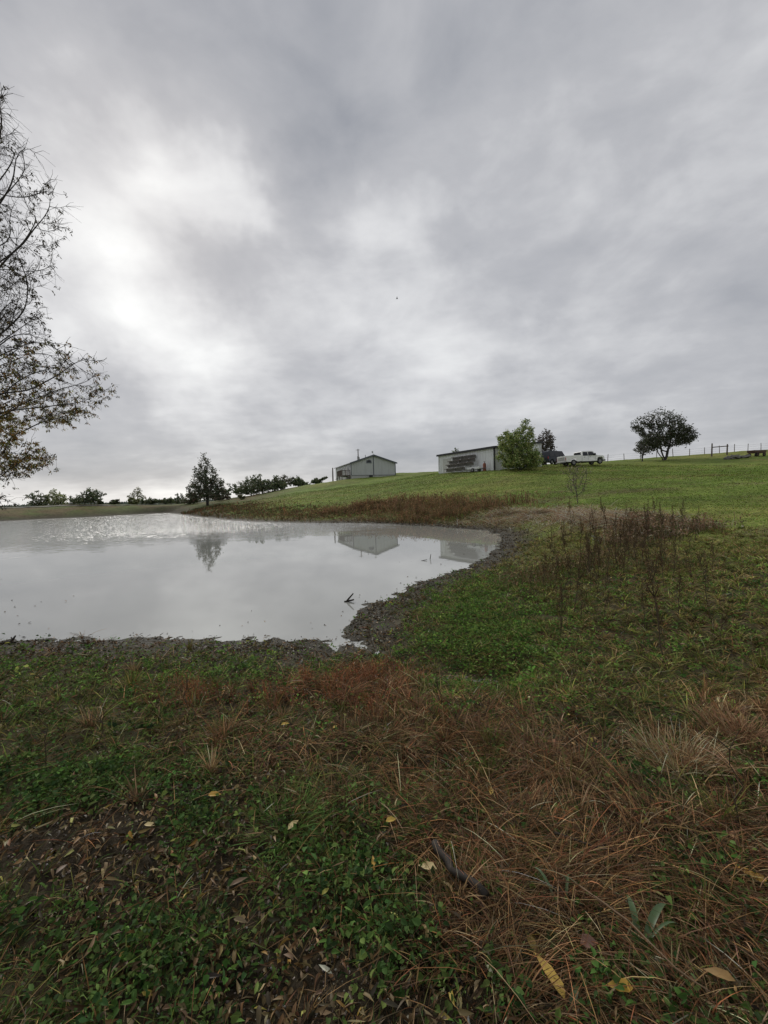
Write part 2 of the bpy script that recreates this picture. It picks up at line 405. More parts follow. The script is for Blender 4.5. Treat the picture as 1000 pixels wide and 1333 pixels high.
def mul(a_, b_):
    n = t.nodes.new('ShaderNodeMath'); n.operation = 'MULTIPLY'; t.links.new(a_, n.inputs[0]); t.links.new(b_, n.inputs[1]); return n.outputs[0]
f = mul(mul(mr(na, 0.55, 1.45), mr(nb, 0.65, 1.35)), mr(nc, 0.75, 1.25))
vm = t.nodes.new('ShaderNodeVectorMath'); vm.operation = 'SCALE'; t.links.new(a.outputs['Color'], vm.inputs[0]); t.links.new(f, vm.inputs['Scale'])
t.links.new(vm.outputs[0], p.inputs['Base Color'])
geo = t.nodes.new('ShaderNodeNewGeometry'); sz = t.nodes.new('ShaderNodeSeparateXYZ'); t.links.new(geo.outputs['Position'], sz.inputs[0])
t.links.new(mr(sz.outputs[2], 0.6, 0.9, 0.01, 0.12), p.inputs['Roughness'])
p.inputs['Specular IOR Level'].default_value = 0.1
bp = t.nodes.new('ShaderNodeBump'); bp.inputs['Strength'].default_value = 0.8; bp.inputs['Distance'].default_value = 0.03
t.links.new(na, bp.inputs['Height'])
bp2 = t.nodes.new('ShaderNodeBump'); bp2.inputs['Strength'].default_value = 0.7; bp2.inputs['Distance'].default_value = 0.15
t.links.new(nb, bp2.inputs['Height']); t.links.new(bp.outputs[0], bp2.inputs['Normal']); t.links.new(bp2.outputs[0], p.inputs['Normal'])
tag(link_mesh('ground', me, m), 'grassy bank and hillside round the pond with a muddy edge', 'ground', kind='structure')

# ------------------------------------------------------------------ pond water
m, t, p = newmat('pond_water')
p.inputs['Base Color'].default_value = (0.34, 0.345, 0.315, 1); p.inputs['Roughness'].default_value = 0.02; p.inputs['IOR'].default_value = 2.1
tco = t.nodes.new('ShaderNodeTexCoord')
mpn = t.nodes.new('ShaderNodeMapping'); t.links.new(tco.outputs['Object'], mpn.inputs[0]); mpn.inputs['Rotation'].default_value = (0, 0, R(20)); mpn.inputs['Scale'].default_value = (1.0, 1.6, 1)
rp = t.nodes.new('ShaderNodeTexNoise'); rp.inputs['Scale'].default_value = 2.0; rp.inputs['Detail'].default_value = 3; t.links.new(mpn.outputs[0], rp.inputs['Vector'])
rs = t.nodes.new('ShaderNodeTexNoise'); rs.inputs['Scale'].default_value = 0.5; rs.inputs['Detail'].default_value = 2; t.links.new(mpn.outputs[0], rs.inputs['Vector'])
s3 = t.nodes.new('ShaderNodeSeparateXYZ'); t.links.new(tco.outputs['Object'], s3.inputs[0])
def mth(op, a_, b_):
    n = t.nodes.new('ShaderNodeMath'); n.operation = op
    for i_, q_ in enumerate((a_, b_)):
        if isinstance(q_, (int, float)): n.inputs[i_].default_value = q_
        else: t.links.new(q_, n.inputs[i_])
    return n.outputs[0]
# breeze: ruffled in the far part of the pond, calm near the camera and under the hill
yy = mth('ADD', mth('ADD', s3.outputs[1], mth('MULTIPLY', rs.outputs[0], 10.0)), mth('MULTIPLY', s3.outputs[0], -0.5))
n_ = t.nodes.new('ShaderNodeMapRange'); n_.interpolation_type = 'SMOOTHSTEP'; n_.inputs[1].default_value = 27; n_.inputs[2].default_value = 41; n_.inputs[3].default_value = 0.004; n_.inputs[4].default_value = 0.9
t.links.new(yy, n_.inputs[0])
b1 = t.nodes.new('ShaderNodeBump'); b1.inputs['Distance'].default_value = 0.10
t.links.new(n_.outputs[0], b1.inputs['Strength']); t.links.new(rp.outputs[0], b1.inputs['Height']); t.links.new(b1.outputs[0], p.inputs['Normal'])
wv = MB(); wv.v = [(x, y, 0.0) for x, y in [(-95, 4.0), (-7, 3.2), (5, 3.2), (14, 10), (14, 34), (-28, 92), (-95, 92)]]; wv.f = [tuple(range(7))]
wo = wv.build('pond_water', m); tag(wo, 'still grey pond water reflecting the clouds', 'pond', kind='structure')

# ------------------------------------------------------------------ blade and leaf generators
def blades(P, h, wd, az, lean, bend, col, seg=3, droop=0.0, tipcol=1.15):
    n = len(P); ts = np.linspace(0, 1, seg + 1)
    dh = np.stack([np.cos(az), np.sin(az), np.zeros(n)], 1)
    sd_ = np.stack([-np.sin(az + rng.normal(0, .9, n)), np.cos(az + rng.normal(0, .9, n)), rng.normal(0, .3, n)], 1)
    V, Cc = [], []
    for k, t_ in enumerate(ts):
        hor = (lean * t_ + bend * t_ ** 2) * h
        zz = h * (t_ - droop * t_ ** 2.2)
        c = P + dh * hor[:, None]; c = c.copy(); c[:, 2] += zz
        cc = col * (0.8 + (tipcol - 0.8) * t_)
        if k < seg:
            ww_ = (wd * (1 - t_ ** 1.6 * 0.75))[:, None] * 0.5
            V += [c - sd_ * ww_, c + sd_ * ww_]; Cc += [cc, cc]
        else:
            V.append(c); Cc.append(cc)
    nv = 2 * seg + 1
    V = np.stack(V, 1).reshape(-1, 3); Cc = np.stack(Cc, 1).reshape(-1, 3)
    b = np.arange(n)[:, None] * nv
    Q = np.concatenate([b + np.array([[2 * k, 2 * k + 1, 2 * k + 3, 2 * k + 2]]) for k in range(seg - 1)], 0) if seg > 1 else np.zeros((0, 4), int)
    T = b + np.array([[2 * seg - 2, 2 * seg - 1, 2 * seg]])
    return V, Q, T, Cc
def leafs(P, ax, nr, L, W, col, fold=0.25, six=False, curl=0.0):
    n = len(P); ax = ax / np.linalg.norm(ax, axis=1, keepdims=True)
    s_ = np.cross(ax, nr); s_ /= (np.linalg.norm(s_, axis=1, keepdims=True) + 1e-9); nr = np.cross(s_, ax)
    L = np.broadcast_to(L, (n,))[:, None]; W = np.broadcast_to(W, (n,))[:, None]
    if not six:
        V = np.stack([P, P + ax * L * .5 + s_ * W * .5 + nr * W * fold, P + ax * L - nr * L * curl, P + ax * L * .5 - s_ * W * .5 + nr * W * fold], 1).reshape(-1, 3)
        b = np.arange(n)[:, None] * 4
        return V, np.zeros((0, 4), int), np.concatenate([b + [[0, 1, 2]], b + [[0, 2, 3]]]), np.repeat(col, 4, 0)
    V = np.stack([P, P + ax * L * .25 + s_ * W * .42 + nr * W * fold, P + ax * L * .6 + s_ * W * .42 + nr * W * fold - nr * L * curl * .4, P + ax * L - nr * L * curl,
                  P + ax * L * .6 - s_ * W * .42 + nr * W * fold - nr * L * curl * .4, P + ax * L * .25 - s_ * W * .42 + nr * W * fold, P + ax * L * .3, P + ax * L * .62 - nr * L * curl * .4], 1).reshape(-1, 3)
    b = np.arange(n)[:, None] * 8
    Q = np.concatenate([b + [[6, 1, 2, 7]], b + [[6, 7, 4, 5]]]); T = np.concatenate([b + [[0, 1, 6]], b + [[0, 6, 5]], b + [[7, 2, 3]], b + [[7, 3, 4]]])
    return V, Q, T, np.repeat(col, 8, 0)
def join(parts):
    V, Q, T, Cc, b = [], [], [], [], 0
    for (v, q_, t_, c_) in parts:
        V.append(v); Q.append(q_ + b); T.append(t_ + b); Cc.append(c_); b += len(v)
    return np.concatenate(V), np.concatenate(Q), np.concatenate(T), np.concatenate(Cc)
def stuff_obj(name, parts, mat, label=None, cat=None, parent=None, kind=None, group=None):
    V, Q, T, Cc = join(parts)
    o = link_mesh(name, mesh_np(name, V, tri=T, quad=Q, col=Cc), mat, parent)
    return tag(o, label, cat, group, kind)
KV = 2.45
def pick(cols, n, jit=0.36, k=None):
    cols = np.array(cols); c = cols[rng.integers(0, len(cols), n)]
    return np.minimum(c * (k or KV) * np.exp(rng.normal(0, jit, n))[:, None] * (1 + rng.normal(0, .06, (n, 3))), .5)
def rnd_dirs(n, zlo=-1, zhi=1):
    z = rng.uniform(zlo, zhi, n); a_ = rng.uniform(0, 2 * math.pi, n); s_ = np.sqrt(1 - z * z)
    return np.stack([s_ * np.cos(a_), s_ * np.sin(a_), z], 1)
def sector(n, r0, r1, half=50, power=0.0):
    """random points in the sector in front of the camera; density per area ~ r^(-2+power)"""
    th = rng.uniform(R(-half), R(half), n); s_ = rng.uniform(0, 1, n)
    r = np.exp(math.log(r0) + s_ * (math.log(r1) - math.log(r0))) if power == 0 else (r0 ** power + s_ * (r1 ** power - r0 ** power)) ** (1 / power)
    return r * np.sin(th), r * np.cos(th)

RUST = [(0.085, 0.042, 0.018), (0.062, 0.034, 0.018), (0.115, 0.068, 0.030), (0.042, 0.026, 0.016)]
TAN = [(0.16, 0.105, 0.055), (0.12, 0.078, 0.04), (0.20, 0.14, 0.08)]
GREEN = [(0.038, 0.055, 0.013), (0.056, 0.070, 0.015), (0.027, 0.042, 0.011), (0.076, 0.074, 0.022)]
OLIVE = [(0.125, 0.120, 0.032), (0.095, 0.105, 0.024), (0.150, 0.118, 0.045), (0.070, 0.090, 0.018), (0.115, 0.076, 0.038)]
CLOV = [(0.032, 0.058, 0.014), (0.044, 0.078, 0.016), (0.022, 0.040, 0.012), (0.062, 0.088, 0.022)]
BROWN = [(0.040, 0.028, 0.014), (0.055, 0.038, 0.017), (0.023, 0.018, 0.011), (0.080, 0.053, 0.023)]
GREY = [(0.075, 0.067, 0.055), (0.034, 0.030, 0.024), (0.15, 0.135, 0.11), (0.06, 0.05, 0.038)]

def field(n, r0, r1, power=0.6):
    x, y = sector(n, r0, r1, power=power)
    z, sd = H(x, y, True)
    ok = (z > 0.004) & (sd > -0.3)
    x, y, z, sd = x[ok], y[ok], z[ok], sd[ok]
    return np.stack([x, y, z], 1), zones(x, y, z, sd), sd
def take(P, q, mask): return P[mask], {k: v[mask] for k, v in q.items()}

def retuft(P, q, per, spread):
    n0 = len(P); K = max(1, n0 // per); ids = rng.choice(n0, K, replace=False); pr = rng.integers(0, K, n0)
    sp_ = spread * np.exp(rng.normal(0, .35, K))[pr] * (0.8 + .06 * q['r'][ids][pr])
    a_ = rng.uniform(0, 6.28, n0); d_ = np.abs(rng.normal(0, 1, n0)) * sp_
    x, y = P[ids][pr][:, 0] + d_ * np.cos(a_), P[ids][pr][:, 1] + d_ * np.sin(a_)
    P2 = np.stack([x, y, H(x, y)], 1); ok = P2[:, 2] > .004
    tone = np.exp(rng.normal(0, .28, K))[pr]; hs_ = np.exp(rng.normal(0, .3, K))[pr]; kd = rng.uniform(0, 1, K)[pr]
    wind = rng.uniform(0, 6.28, K)[pr]
    q2 = {k_: v_[ids][pr][ok] for k_, v_ in q.items()}
    return P2[ok], q2, a_[ok], tone[ok], hs_[ok], kd[ok], wind[ok]
# green and olive grass, short and half laid over
P, q, sd = field(330000, 0.9, 17, 0.7)
wg = (q['green'] + q['olive'] + .35 * np.clip(q['rust'], 0, 1)) * (1 - 0.97 * np.clip(q['mud'], 0, 1)) * (1 - 0.95 * np.clip(q['soil'], 0, 1)) * (1 - 0.35 * np.clip(q['rust'], 0, 1)) * (0.35 + 1.3 * q['nf'])
mk = rng.uniform(0, 1, len(P)) < np.clip(wg * 1.1, 0, 1)
P, q = take(P, q, mk); P, q, az, tone, hs_, kd, wind = retuft(P, q, 16, .022); n = len(P)
ol = kd < q['olive'] / (q['olive'] + q['green'] + .01)
c = np.where(ol[:, None], pick(OLIVE, n), pick(GREEN, n))
dead = rng.uniform(0, 1, n) < 0.16 + 0.2 * q['n']; c = np.where(dead[:, None], pick(RUST + BROWN + TAN, n), c) * tone[:, None]
h = np.minimum(hs_, 1.5) * rng.gamma(7, 0.0085, n) * (1 - .3 * sstep(1000, 1150, q['v'])) * (1 + 0.5 * q['n2']) * np.where(q['v'] < 900, .9, 1.0) * (0.75 + 0.03 * q['r'])
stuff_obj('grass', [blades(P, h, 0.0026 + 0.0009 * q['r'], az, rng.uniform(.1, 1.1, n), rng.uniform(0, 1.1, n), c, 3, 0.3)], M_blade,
          'short green and olive grass growing over the near bank', 'grass', kind='stuff')

# rust-red dead grass, tangled and laid over
P, q, sd = field(300000, 0.85, 9, 0.7)
wg = np.clip(q['rust'], 0, 1.4) * (1 - np.clip(q['mud'], 0, 1)) * (1 - 0.5 * np.clip(q['soil'], 0, 1)) * (0.3 + 1.5 * q['nf']) + 0.035
mk = rng.uniform(0, 1, len(P)) < np.clip(wg, 0, 1)
P, q = take(P, q, mk); P, q, az, tone, hs_, kd, wind = retuft(P, q, 22, .03); n = len(P)
flow = 2 * math.pi * fbm(P[:, 0] * .9, P[:, 1] * .9, 91, 2) * 1.6; loose = rng.uniform(0, 1, n) < .45; az = np.where(loose, flow + rng.normal(0, .45, n), az)
vivid = rng.uniform(0, 1, n) < 0.10 + .6 * G(q['u'], q['v'], 450, 900, 90, 24)
c = np.where(vivid[:, None], pick([(0.11, 0.045, 0.020), (0.085, 0.036, 0.017)], n), pick(RUST + RUST + BROWN, n))
tn_ = rng.uniform(0, 1, n) < 0.13 + 0.6 * np.clip(q['straw'], 0, 1); c = np.where(tn_[:, None], pick(TAN, n), c) * tone[:, None]
upr = G(q['u'], q['v'], 450, 905, 130, 35)
h = np.minimum(hs_, 1.5) * rng.gamma(6, 0.0115, n) * (0.8 + 0.5 * q['n']) * (1 + .35 * upr) 
P[:, 2] += rng.uniform(0, 0.05, n) * np.clip(q['rust'], 0, 1)
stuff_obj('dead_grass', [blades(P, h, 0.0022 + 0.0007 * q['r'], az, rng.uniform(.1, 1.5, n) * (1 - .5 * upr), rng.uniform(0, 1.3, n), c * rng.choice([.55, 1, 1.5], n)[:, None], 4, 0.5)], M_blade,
          'rust brown dead grass lying tangled in the foreground', 'dead grass', kind='stuff')
# coarse upright clumps of dry grass standing in the brown tangle
P, q, sd = field(90000, 1.0, 8, 0.9)
wg = (.55 * np.clip(q['rust'], 0, 1) + .6 * q['straw'] + .12 * G(q['u'], q['v'], 250, 930, 220, 60)) * (1 - q['mud']) * sstep(1330, 1150, q['v'])
mk = rng.uniform(0, 1, len(P)) < np.clip(wg, 0, 1) * .55; P, q = take(P, q, mk); P, q, az, tone, hs_, kd, wind = retuft(P, q, 60, .028); n = len(P)
c = np.where((kd < .45)[:, None], pick(TAN, n, .3, 1.6), np.where((kd < .85)[:, None], pick(RUST, n), pick(OLIVE, n, .3, 1.5))) * tone[:, None]
stuff_obj('standing_grass', [blades(P, np.minimum(hs_, 1.5) * rng.gamma(9, .0145, n) * (.7 + .05 * q['r']), 0.0032 + 0.0007 * q['r'], az, rng.uniform(.0, .55, n), rng.uniform(0, .55, n), c, 4, .12)], M_blade,
          'coarse upright clumps of dry grass in the brown tangle', 'dry grass', kind='stuff')
# flattened broken straws, broader than the fine grass
P, q, sd = field(26000, 0.85, 8, 0.8)
mk = rng.uniform(0, 1, len(P)) < np.clip(.12 + .5 * q['rust'] + .6 * q['straw'], 0, 1) * (.1 + .9 * q['nf']) * (1 - .8 * q['mud']); P, q = take(P, q, mk); n = len(P)
P[:, 2] += rng.uniform(.005, .075, n); flow = 2 * math.pi * fbm(P[:, 0] * .9, P[:, 1] * .9, 91, 2) * 1.6 + rng.normal(0, .7, n)
dd_ = np.stack([np.cos(flow), np.sin(flow), rng.normal(0, .18, n)], 1)
stuff_obj('broken_straw', [leafs(P, dd_, rnd_dirs(n, .4, 1), rng.gamma(4, .022, n), rng.uniform(.0025, .006, n) * (.8 + .12 * q['r']), pick(TAN + TAN + RUST, n, .4, 1.7), .1, True, .12)], M_blade,
          'pale flattened broken straws lying over the brown grass', 'straw', kind='stuff')
# fine upright russet stems with seed fuzz in the reddish band
P, q, sd = field(60000, 3.0, 7, 1)
wg = (1.2 * G(q['u'], q['v'], 402, 902, 38, 16) + 1.2 * G(q['u'], q['v'], 492, 908, 42, 22) + .35 * G(q['u'], q['v'], 250, 912, 45, 14) + .25 * G(q['u'], q['v'], 620, 945, 60, 20)) * (1.7 * sstep(.42, .66, fbm(P[:, 0] * 3, P[:, 1] * 3, 96)))
mk = rng.uniform(0, 1, len(P)) < np.clip(wg * (1 - q['mud']), 0, 1) * 0.8; P, q = take(P, q, mk); n = len(P)
if n:
    c = pick([(0.12, 0.048, 0.020), (0.085, 0.036, 0.018), (0.06, 0.032, 0.018)], n)
    h = rng.uniform(.06, .22, n); az = rng.uniform(0, 6.28, n)
    parts = [blades(P, h, np.full(n, .006), az, rng.uniform(0, .35, n), rng.uniform(0, .3, n), c, 3, 0)]
    k = 5
    PP = np.repeat(P, k, 0); tt = np.tile(np.linspace(.5, 1, k), n) * np.repeat(h, k); PP[:, 2] += tt; PP[:, :2] += rng.normal(0, .012, (n * k, 2))
    parts.append(leafs(PP, rnd_dirs(n * k, 0, 1), rnd_dirs(n * k), rng.uniform(.015, .03, n * k), .008, np.repeat(c, k, 0) * 1.1))
    stuff_obj('russet_grass', parts, M_blade, 'patch of upright russet seeding grass just above the shore', 'russet grass', kind='stuff')

# broad-leaved weeds and clover
P, q, sd = field(60000, 0.9, 11, 0.8)
wg = q['clover'] * (1 - 0.75 * np.clip(q['mud'], 0, 1)) * (1 - .93 * np.clip(q['soil'], 0, 1)) * (1 - .4 * np.clip(q['rust'], 0, 1))
mk = rng.uniform(0, 1, len(P)) < np.clip(wg * 0.9, 0, 1)
P, q = take(P, q, mk); n = len(P); k = 9
PP = np.repeat(P, k, 0); ca = pick(CLOV, n, .25); ca = np.repeat(ca, k, 0) * np.exp(rng.normal(0, .2, n * k))[:, None]
ca = ca * np.where(np.repeat(q['v'] < 930, k)[:, None], np.array([[1.25, 1.3, 1.1]]), np.array([[0.8, .85, .85]]))  # brighter green by the shore; darker near the camera in place of shade
ps_ = np.minimum(np.exp(rng.normal(-.1, .4, n)), 1.45); sc = np.repeat((0.75 + 0.06 * q['r']) * ps_, k); el_ = np.repeat(rng.choice([.45, 1, 1.2], n), k)
PP[:, :2] += rng.normal(0, .032, (n * k, 2)) * sc[:, None]; PP[:, 2] += rng.uniform(.008, .075, n * k)
Lw, Ww = rng.uniform(.016, .036, n * k) * sc, rng.uniform(.011, .022, n * k) * sc * el_
A1, N1 = rnd_dirs(n * k, -.3, .5), rnd_dirs(n * k, .3, 1); nearm = np.repeat(q['r'] < 3.6, k)
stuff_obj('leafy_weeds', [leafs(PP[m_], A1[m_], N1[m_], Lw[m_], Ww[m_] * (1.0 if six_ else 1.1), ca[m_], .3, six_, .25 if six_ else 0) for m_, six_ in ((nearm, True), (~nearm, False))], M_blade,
          'low green leafy weeds covering the damp ground', 'weeds', kind='stuff')

# dead leaves over the soil and grass
P, q, sd = field(75000, 0.85, 12, 0.8)
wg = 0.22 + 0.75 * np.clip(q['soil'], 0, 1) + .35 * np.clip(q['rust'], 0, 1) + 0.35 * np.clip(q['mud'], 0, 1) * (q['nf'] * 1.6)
mk = rng.uniform(0, 1, len(P)) < np.clip(wg * (0.2 + 1.2 * q['n']), 0, 1) * 0.8
P, q = take(P, q, mk); n = len(P)
c = pick(BROWN + BROWN + [(.10, .075, .038), (.08, .046, .022)], n, .35); yl = rng.uniform(0, 1, n) < .05; c = np.where(yl[:, None], pick([(.26, .17, .035), (.18, .11, .03), (.22, .17, .08)], n), c)
P[:, 2] += rng.uniform(.004, .055, n)
sc = 0.8 + 0.05 * q['r']
stuff_obj('leaf_litter', [leafs(P, rnd_dirs(n, -.6, .6), rnd_dirs(n, .0, 1), rng.uniform(.02, .07, n) * sc, rng.uniform(.008, .022, n) * sc, c, .4, True, .4)], M_wet,
          'brown fallen leaves scattered through the grass', 'leaf litter', kind='stuff')

# wet debris, bark and clods along the water's edge
P, q, sd = field(260000, 3.5, 34, 0.9)
wg = np.clip(q['mud'], 0, 1) * np.where(sd < 2.2, 1, .4)
mk = rng.uniform(0, 1, len(P)) < np.clip(wg, 0, 1) * .8 * sstep(.25, .65, fbm(P[:, 0] * 2.2, P[:, 1] * 2.2, 95))
P, q = take(P, q, mk); n = len(P)
c = pick(GREY + BROWN + BROWN, n, .3); sc = 0.7 + 0.055 * q['r']
P[:, 2] += rng.uniform(-.004, .014, n)
parts = [leafs(P, rnd_dirs(n, -.3, .45), rnd_dirs(n, .1, 1), rng.uniform(.02, .065, n) * sc, rng.uniform(.012, .03, n) * sc, c, .35, False, .2)]
stuff_obj('shore_debris', parts, M_wet, 'dark wet leaf and bark debris along the muddy waterline', 'debris', kind='stuff')

# bits floating just off the shore
x, y = sector(9000, 4, 24, power=.6); s_ = sdist(x, y)
mk = (s_ < 0) & (rng.uniform(0, 1, len(x)) < np.exp(s_ / 0.28) * .5 + .012 * np.exp(s_ / 2.0)); x, y = x[mk], y[mk]; n = len(x)
P = np.stack([x, y, np.full(n, .004)], 1); sc = 0.7 + .05 * np.hypot(x, y)
stuff_obj('floating_bits', [leafs(P, rnd_dirs(n, 0, .35), rnd_dirs(n, .6, 1), rng.uniform(.02, .055, n) * sc, .022 * sc, pick(BROWN, n))], M_wet,
          'small dark leaves and bits floating off the near shore', 'debris', kind='stuff')

# pebbles on the bare soil
P, q, sd = field(26000, 0.85, 3.2, 1.0)
mk = rng.uniform(0, 1, len(P)) < np.clip(q['soil'], 0, 1) * .5; P, q = take(P, q, mk); n = len(P)
o8 = np.array([(1, 0, 0), (0, 1, 0), (-1, 0, 0), (0, -1, 0), (0, 0, .8), (0, 0, -.8)], float)
s_ = rng.gamma(2, .0016, n)[:, None, None] * rng.uniform(.7, 1.3, (n, 6, 3))
V = (P[:, None] + [[0, 0, .003]] + o8[None] * s_).reshape(-1, 3); b = np.arange(n)[:, None] * 6
T = np.concatenate([b + [t3] for t3 in [(0, 1, 4), (1, 2, 4), (2, 3, 4), (3, 0, 4), (1, 0, 5), (2, 1, 5), (3, 2, 5), (0, 3, 5)]])
stuff_obj('pebbles', [(V, np.zeros((0, 4), int), T, np.repeat(pick([(.10, .085, .07), (.05, .042, .035), (.2, .17, .14), (.04, .03, .025)], n, .3), 6, 0))], M_wet,
          'small pebbles and crumbs of soil on the bare patches', 'pebbles', kind='stuff')

# lawn tufts over the hillside: grain of mown pasture
P, q, sd = field(330000, 9, 75, 0.75)
mk = (sd > .8) & (rng.uniform(0, 1, len(P)) < np.clip(1 - q['mud'], 0, 1) * (0.4 + 0.8 * q['nf'])); P, q = take(P, q, mk); n = len(P)
bg_ = fbm(P[:, 0] * .05, P[:, 1] * .12, 44, 5); md_ = fbm(P[:, 0] * .35, P[:, 1] * .6, 45, 4)
yl = rng.uniform(0, 1, n) < sstep(.35, .75, bg_ * .6 + md_ * .4) * .8
c = np.where(yl[:, None], pick([(0.105, 0.105, 0.028), (0.085, 0.095, 0.024)], n), pick([(0.070, 0.105, 0.020), (0.056, 0.085, 0.016), (0.085, 0.115, 0.024)], n, .25))
c = c * (.72 + .56 * fbm(P[:, 0] * .8, P[:, 1] * .8, 81))[:, None] * (.75 + .5 * fbm(P[:, 0] * .16, P[:, 1] * .3, 82))[:, None]
br = rng.uniform(0, 1, n) < .5 * (1 - sstep(1.5, 5, sd[mk])) + .06 + .25 * sstep(.55, .7, md_); c = np.where(br[:, None], pick([(0.07, 0.055, 0.032), (0.05, .04, .024)], n), c)
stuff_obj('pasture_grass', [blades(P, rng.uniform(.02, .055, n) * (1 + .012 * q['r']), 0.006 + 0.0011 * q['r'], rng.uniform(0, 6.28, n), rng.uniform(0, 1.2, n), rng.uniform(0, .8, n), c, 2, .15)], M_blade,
          'short pasture grass over the green hillside', 'grass', kind='stuff')

# rough growth between the pasture and the far water's edge
def brush(name, pxs, n, hmin, hmax, cols, label, cat, wid=1.0, lean=0.4, plume=True):
    """pxs: list of (u, v, spread in metres across, along) centres"""
    per = n // len(pxs); Ps = []
    for (u, v, sa, sb) in pxs:
        g = ground(u, v, Dmin=4); 
        Ps.append(np.stack([g.x + rng.normal(0, sa, per), g.y + rng.normal(0, sb, per)], 1))
    xy = np.concatenate(Ps); z, sd = H(xy[:, 0], xy[:, 1], True); ok = (sd > .5); xy, z = xy[ok], z[ok]
    P = np.stack([xy[:, 0], xy[:, 1], z], 1); n = len(P); r = np.hypot(xy[:, 0], xy[:, 1])
    clump = fbm(xy[:, 0] * 1.1, xy[:, 1] * 1.1, 71)
    h = rng.uniform(hmin, hmax, n) * (.15 + 1.3 * sstep(.3, .75, clump)); c = pick(cols, n, .25, 1.75)
    parts = [blades(P, h, (0.006 + 0.0009 * r) * wid, rng.uniform(0, 6.28, n), rng.uniform(0, lean, n), rng.uniform(0, lean, n), c, 3, .15 * lean)]
    if plume:
        k = 3; sel = rng.uniform(0, 1, n) < .5; PP = np.repeat(P[sel], k, 0); hh = np.repeat(h[sel], k); m_ = len(PP)
        PP[:, 2] += hh * rng.uniform(.5, 1.0, m_); PP[:, :2] += rng.normal(0, .05, (m_, 2))
        sz_ = (0.03 + 0.0022 * np.hypot(PP[:, 0], PP[:, 1]))
        parts.append(leafs(PP, rnd_dirs(m_, -.2, 1), rnd_dirs(m_), sz_ * rng.uniform(.8, 1.8, m_), sz_ * .6, np.repeat(c[sel], k, 0) * rng.uniform(.7, 1.3, (m_, 1))))
    return stuff_obj(name, parts, M_blade, label, cat, kind='stuff')
brush('shore_brush', [(u, v, 2.6, 1.1) for u, v in [(468, 662), (490, 660), (515, 660), (540, 661), (562, 664), (588, 666), (604, 667)]], 8000, .12, .7,
      [(0.14, 0.08, 0.04), (0.10, 0.062, 0.034), (0.17, 0.11, 0.06), (.08, .07, .03)], 'reddish brown brush standing above the far waterline', 'brush', 1.3)
brush('bank_weeds', [(u, v, 3.2, 1.6) for u, v in [(260, 665), (300, 665), (340, 666), (380, 667), (425, 668), (300, 660), (445, 670), (530, 676), (590, 677)]], 8000, .06, .26,
      [(0.085, 0.055, 0.03), (0.06, 0.05, 0.025), (0.05, 0.06, 0.022), (0.12, 0.065, 0.035)], 'low brown and green weeds along the far bank', 'weeds', 1.5)
brush('reed_bed', [(650, 674, 1.2, .8), (690, 672, 1.2, .9), (715, 668, 1.0, .8), (740, 672, 1.0, .8), (770, 675, .9, .6), (800, 680, .8, .5), (820, 685, .6, .5)], 14000, .12, .5,
      [(0.36, 0.25, 0.15), (0.24, 0.15, 0.09), (0.42, 0.32, 0.21), (0.13, 0.075, 0.045)], 'pale flattened dead reeds at the head of the pond', 'reeds', .9, 1.8, False)
brush('tall_dead_grass', [(840, 685, .5, .4), (870, 685, .5, .4), (900, 690, .5, .4), (850, 700, .45, .35), (820, 705, .45, .35)], 3600, .18, .6,
      [(0.26, 0.20, 0.14), (0.16, 0.11, 0.075), (0.13, 0.075, 0.045), (0.07, 0.08, 0.03)], 'tall thin dead grass on the slope right of the reeds', 'dead grass', .6, .35)
brush('brown_weed_bed', [(730, 745, .5, .35), (770, 735, .5, .4), (800, 725, .5, .4), (830, 715, .5, .4), (700, 760, .4, .3), (850, 745, .5, .3)], 1500, .08, .30,
      [(0.075, 0.048, 0.024), (0.10, 0.070, 0.034), (.05, .058, .022), (.13, .10, .055)], 'bed of dark brown dead weeds on the bank', 'weeds', .6, .4)

# ------------------------------------------------------------------ trees by space colonisation
def colonize(att, chain, step, infl, kill, iters, trop=(0, 0, 0), seed=1, jit=.15):
    rg = np.random.default_rng(seed)
    nodes = [np.array(p, float) for p in chain]; par = [-1] + list(range(len(chain) - 1))
    att = np.array(att, float); nd = np.full(len(att), 1e9); ni = np.zeros(len(att), int)
    def upd(start):
        for k in range(start, len(nodes)):
            d = np.linalg.norm(att - nodes[k], axis=1); b = d < nd; nd[b] = d[b]; ni[b] = k
    upd(0); trop = np.array(trop, float); used = {}
    for it in range(iters):
        alive = nd > kill
        if it == 0: alive = nd > kill * .5
        act = alive & (nd < infl * (3 if it < 12 else 1))
        if not act.any(): break
        ids = ni[act]; dv = att[act] - np.array(nodes)[ids]; dv /= np.linalg.norm(dv, axis=1, keepdims=True)
        acc = np.zeros((len(nodes), 3)); np.add.at(acc, ids, dv)
        s0 = len(nodes); grew = 0
        for k in np.unique(ids):
            if used.get(k, 0) >= 4: continue
            v_ = acc[k] / (np.linalg.norm(acc[k]) + 1e-9) + trop + rg.normal(0, jit, 3); v_ /= np.linalg.norm(v_)
            nodes.append(nodes[k] + v_ * step); par.append(int(k)); used[k] = used.get(k, 0) + 1; grew += 1
        upd(s0)
        att_keep = nd > kill; att = att[att_keep]; nd = nd[att_keep]; ni = ni[att_keep]
        if not len(att) or not grew: break
    return np.array(nodes), np.array(par)
def radii(nodes, par, tip, ex=2.4, rmax=None):
    n = len(nodes); r = np.zeros(n); acc = np.zeros(n); kids = np.zeros(n, int)
    for k in range(n): 
        if par[k] >= 0: kids[par[k]] += 1
    for k in range(n - 1, -1, -1):
        r[k] = max(tip, acc[k] ** (1 / ex)) if kids[k] else tip
        if par[k] >= 0: acc[par[k]] += r[k] ** ex
    if rmax: r = tip + (r - tip) * (rmax - tip) / (r[0] - tip)
    return r, kids
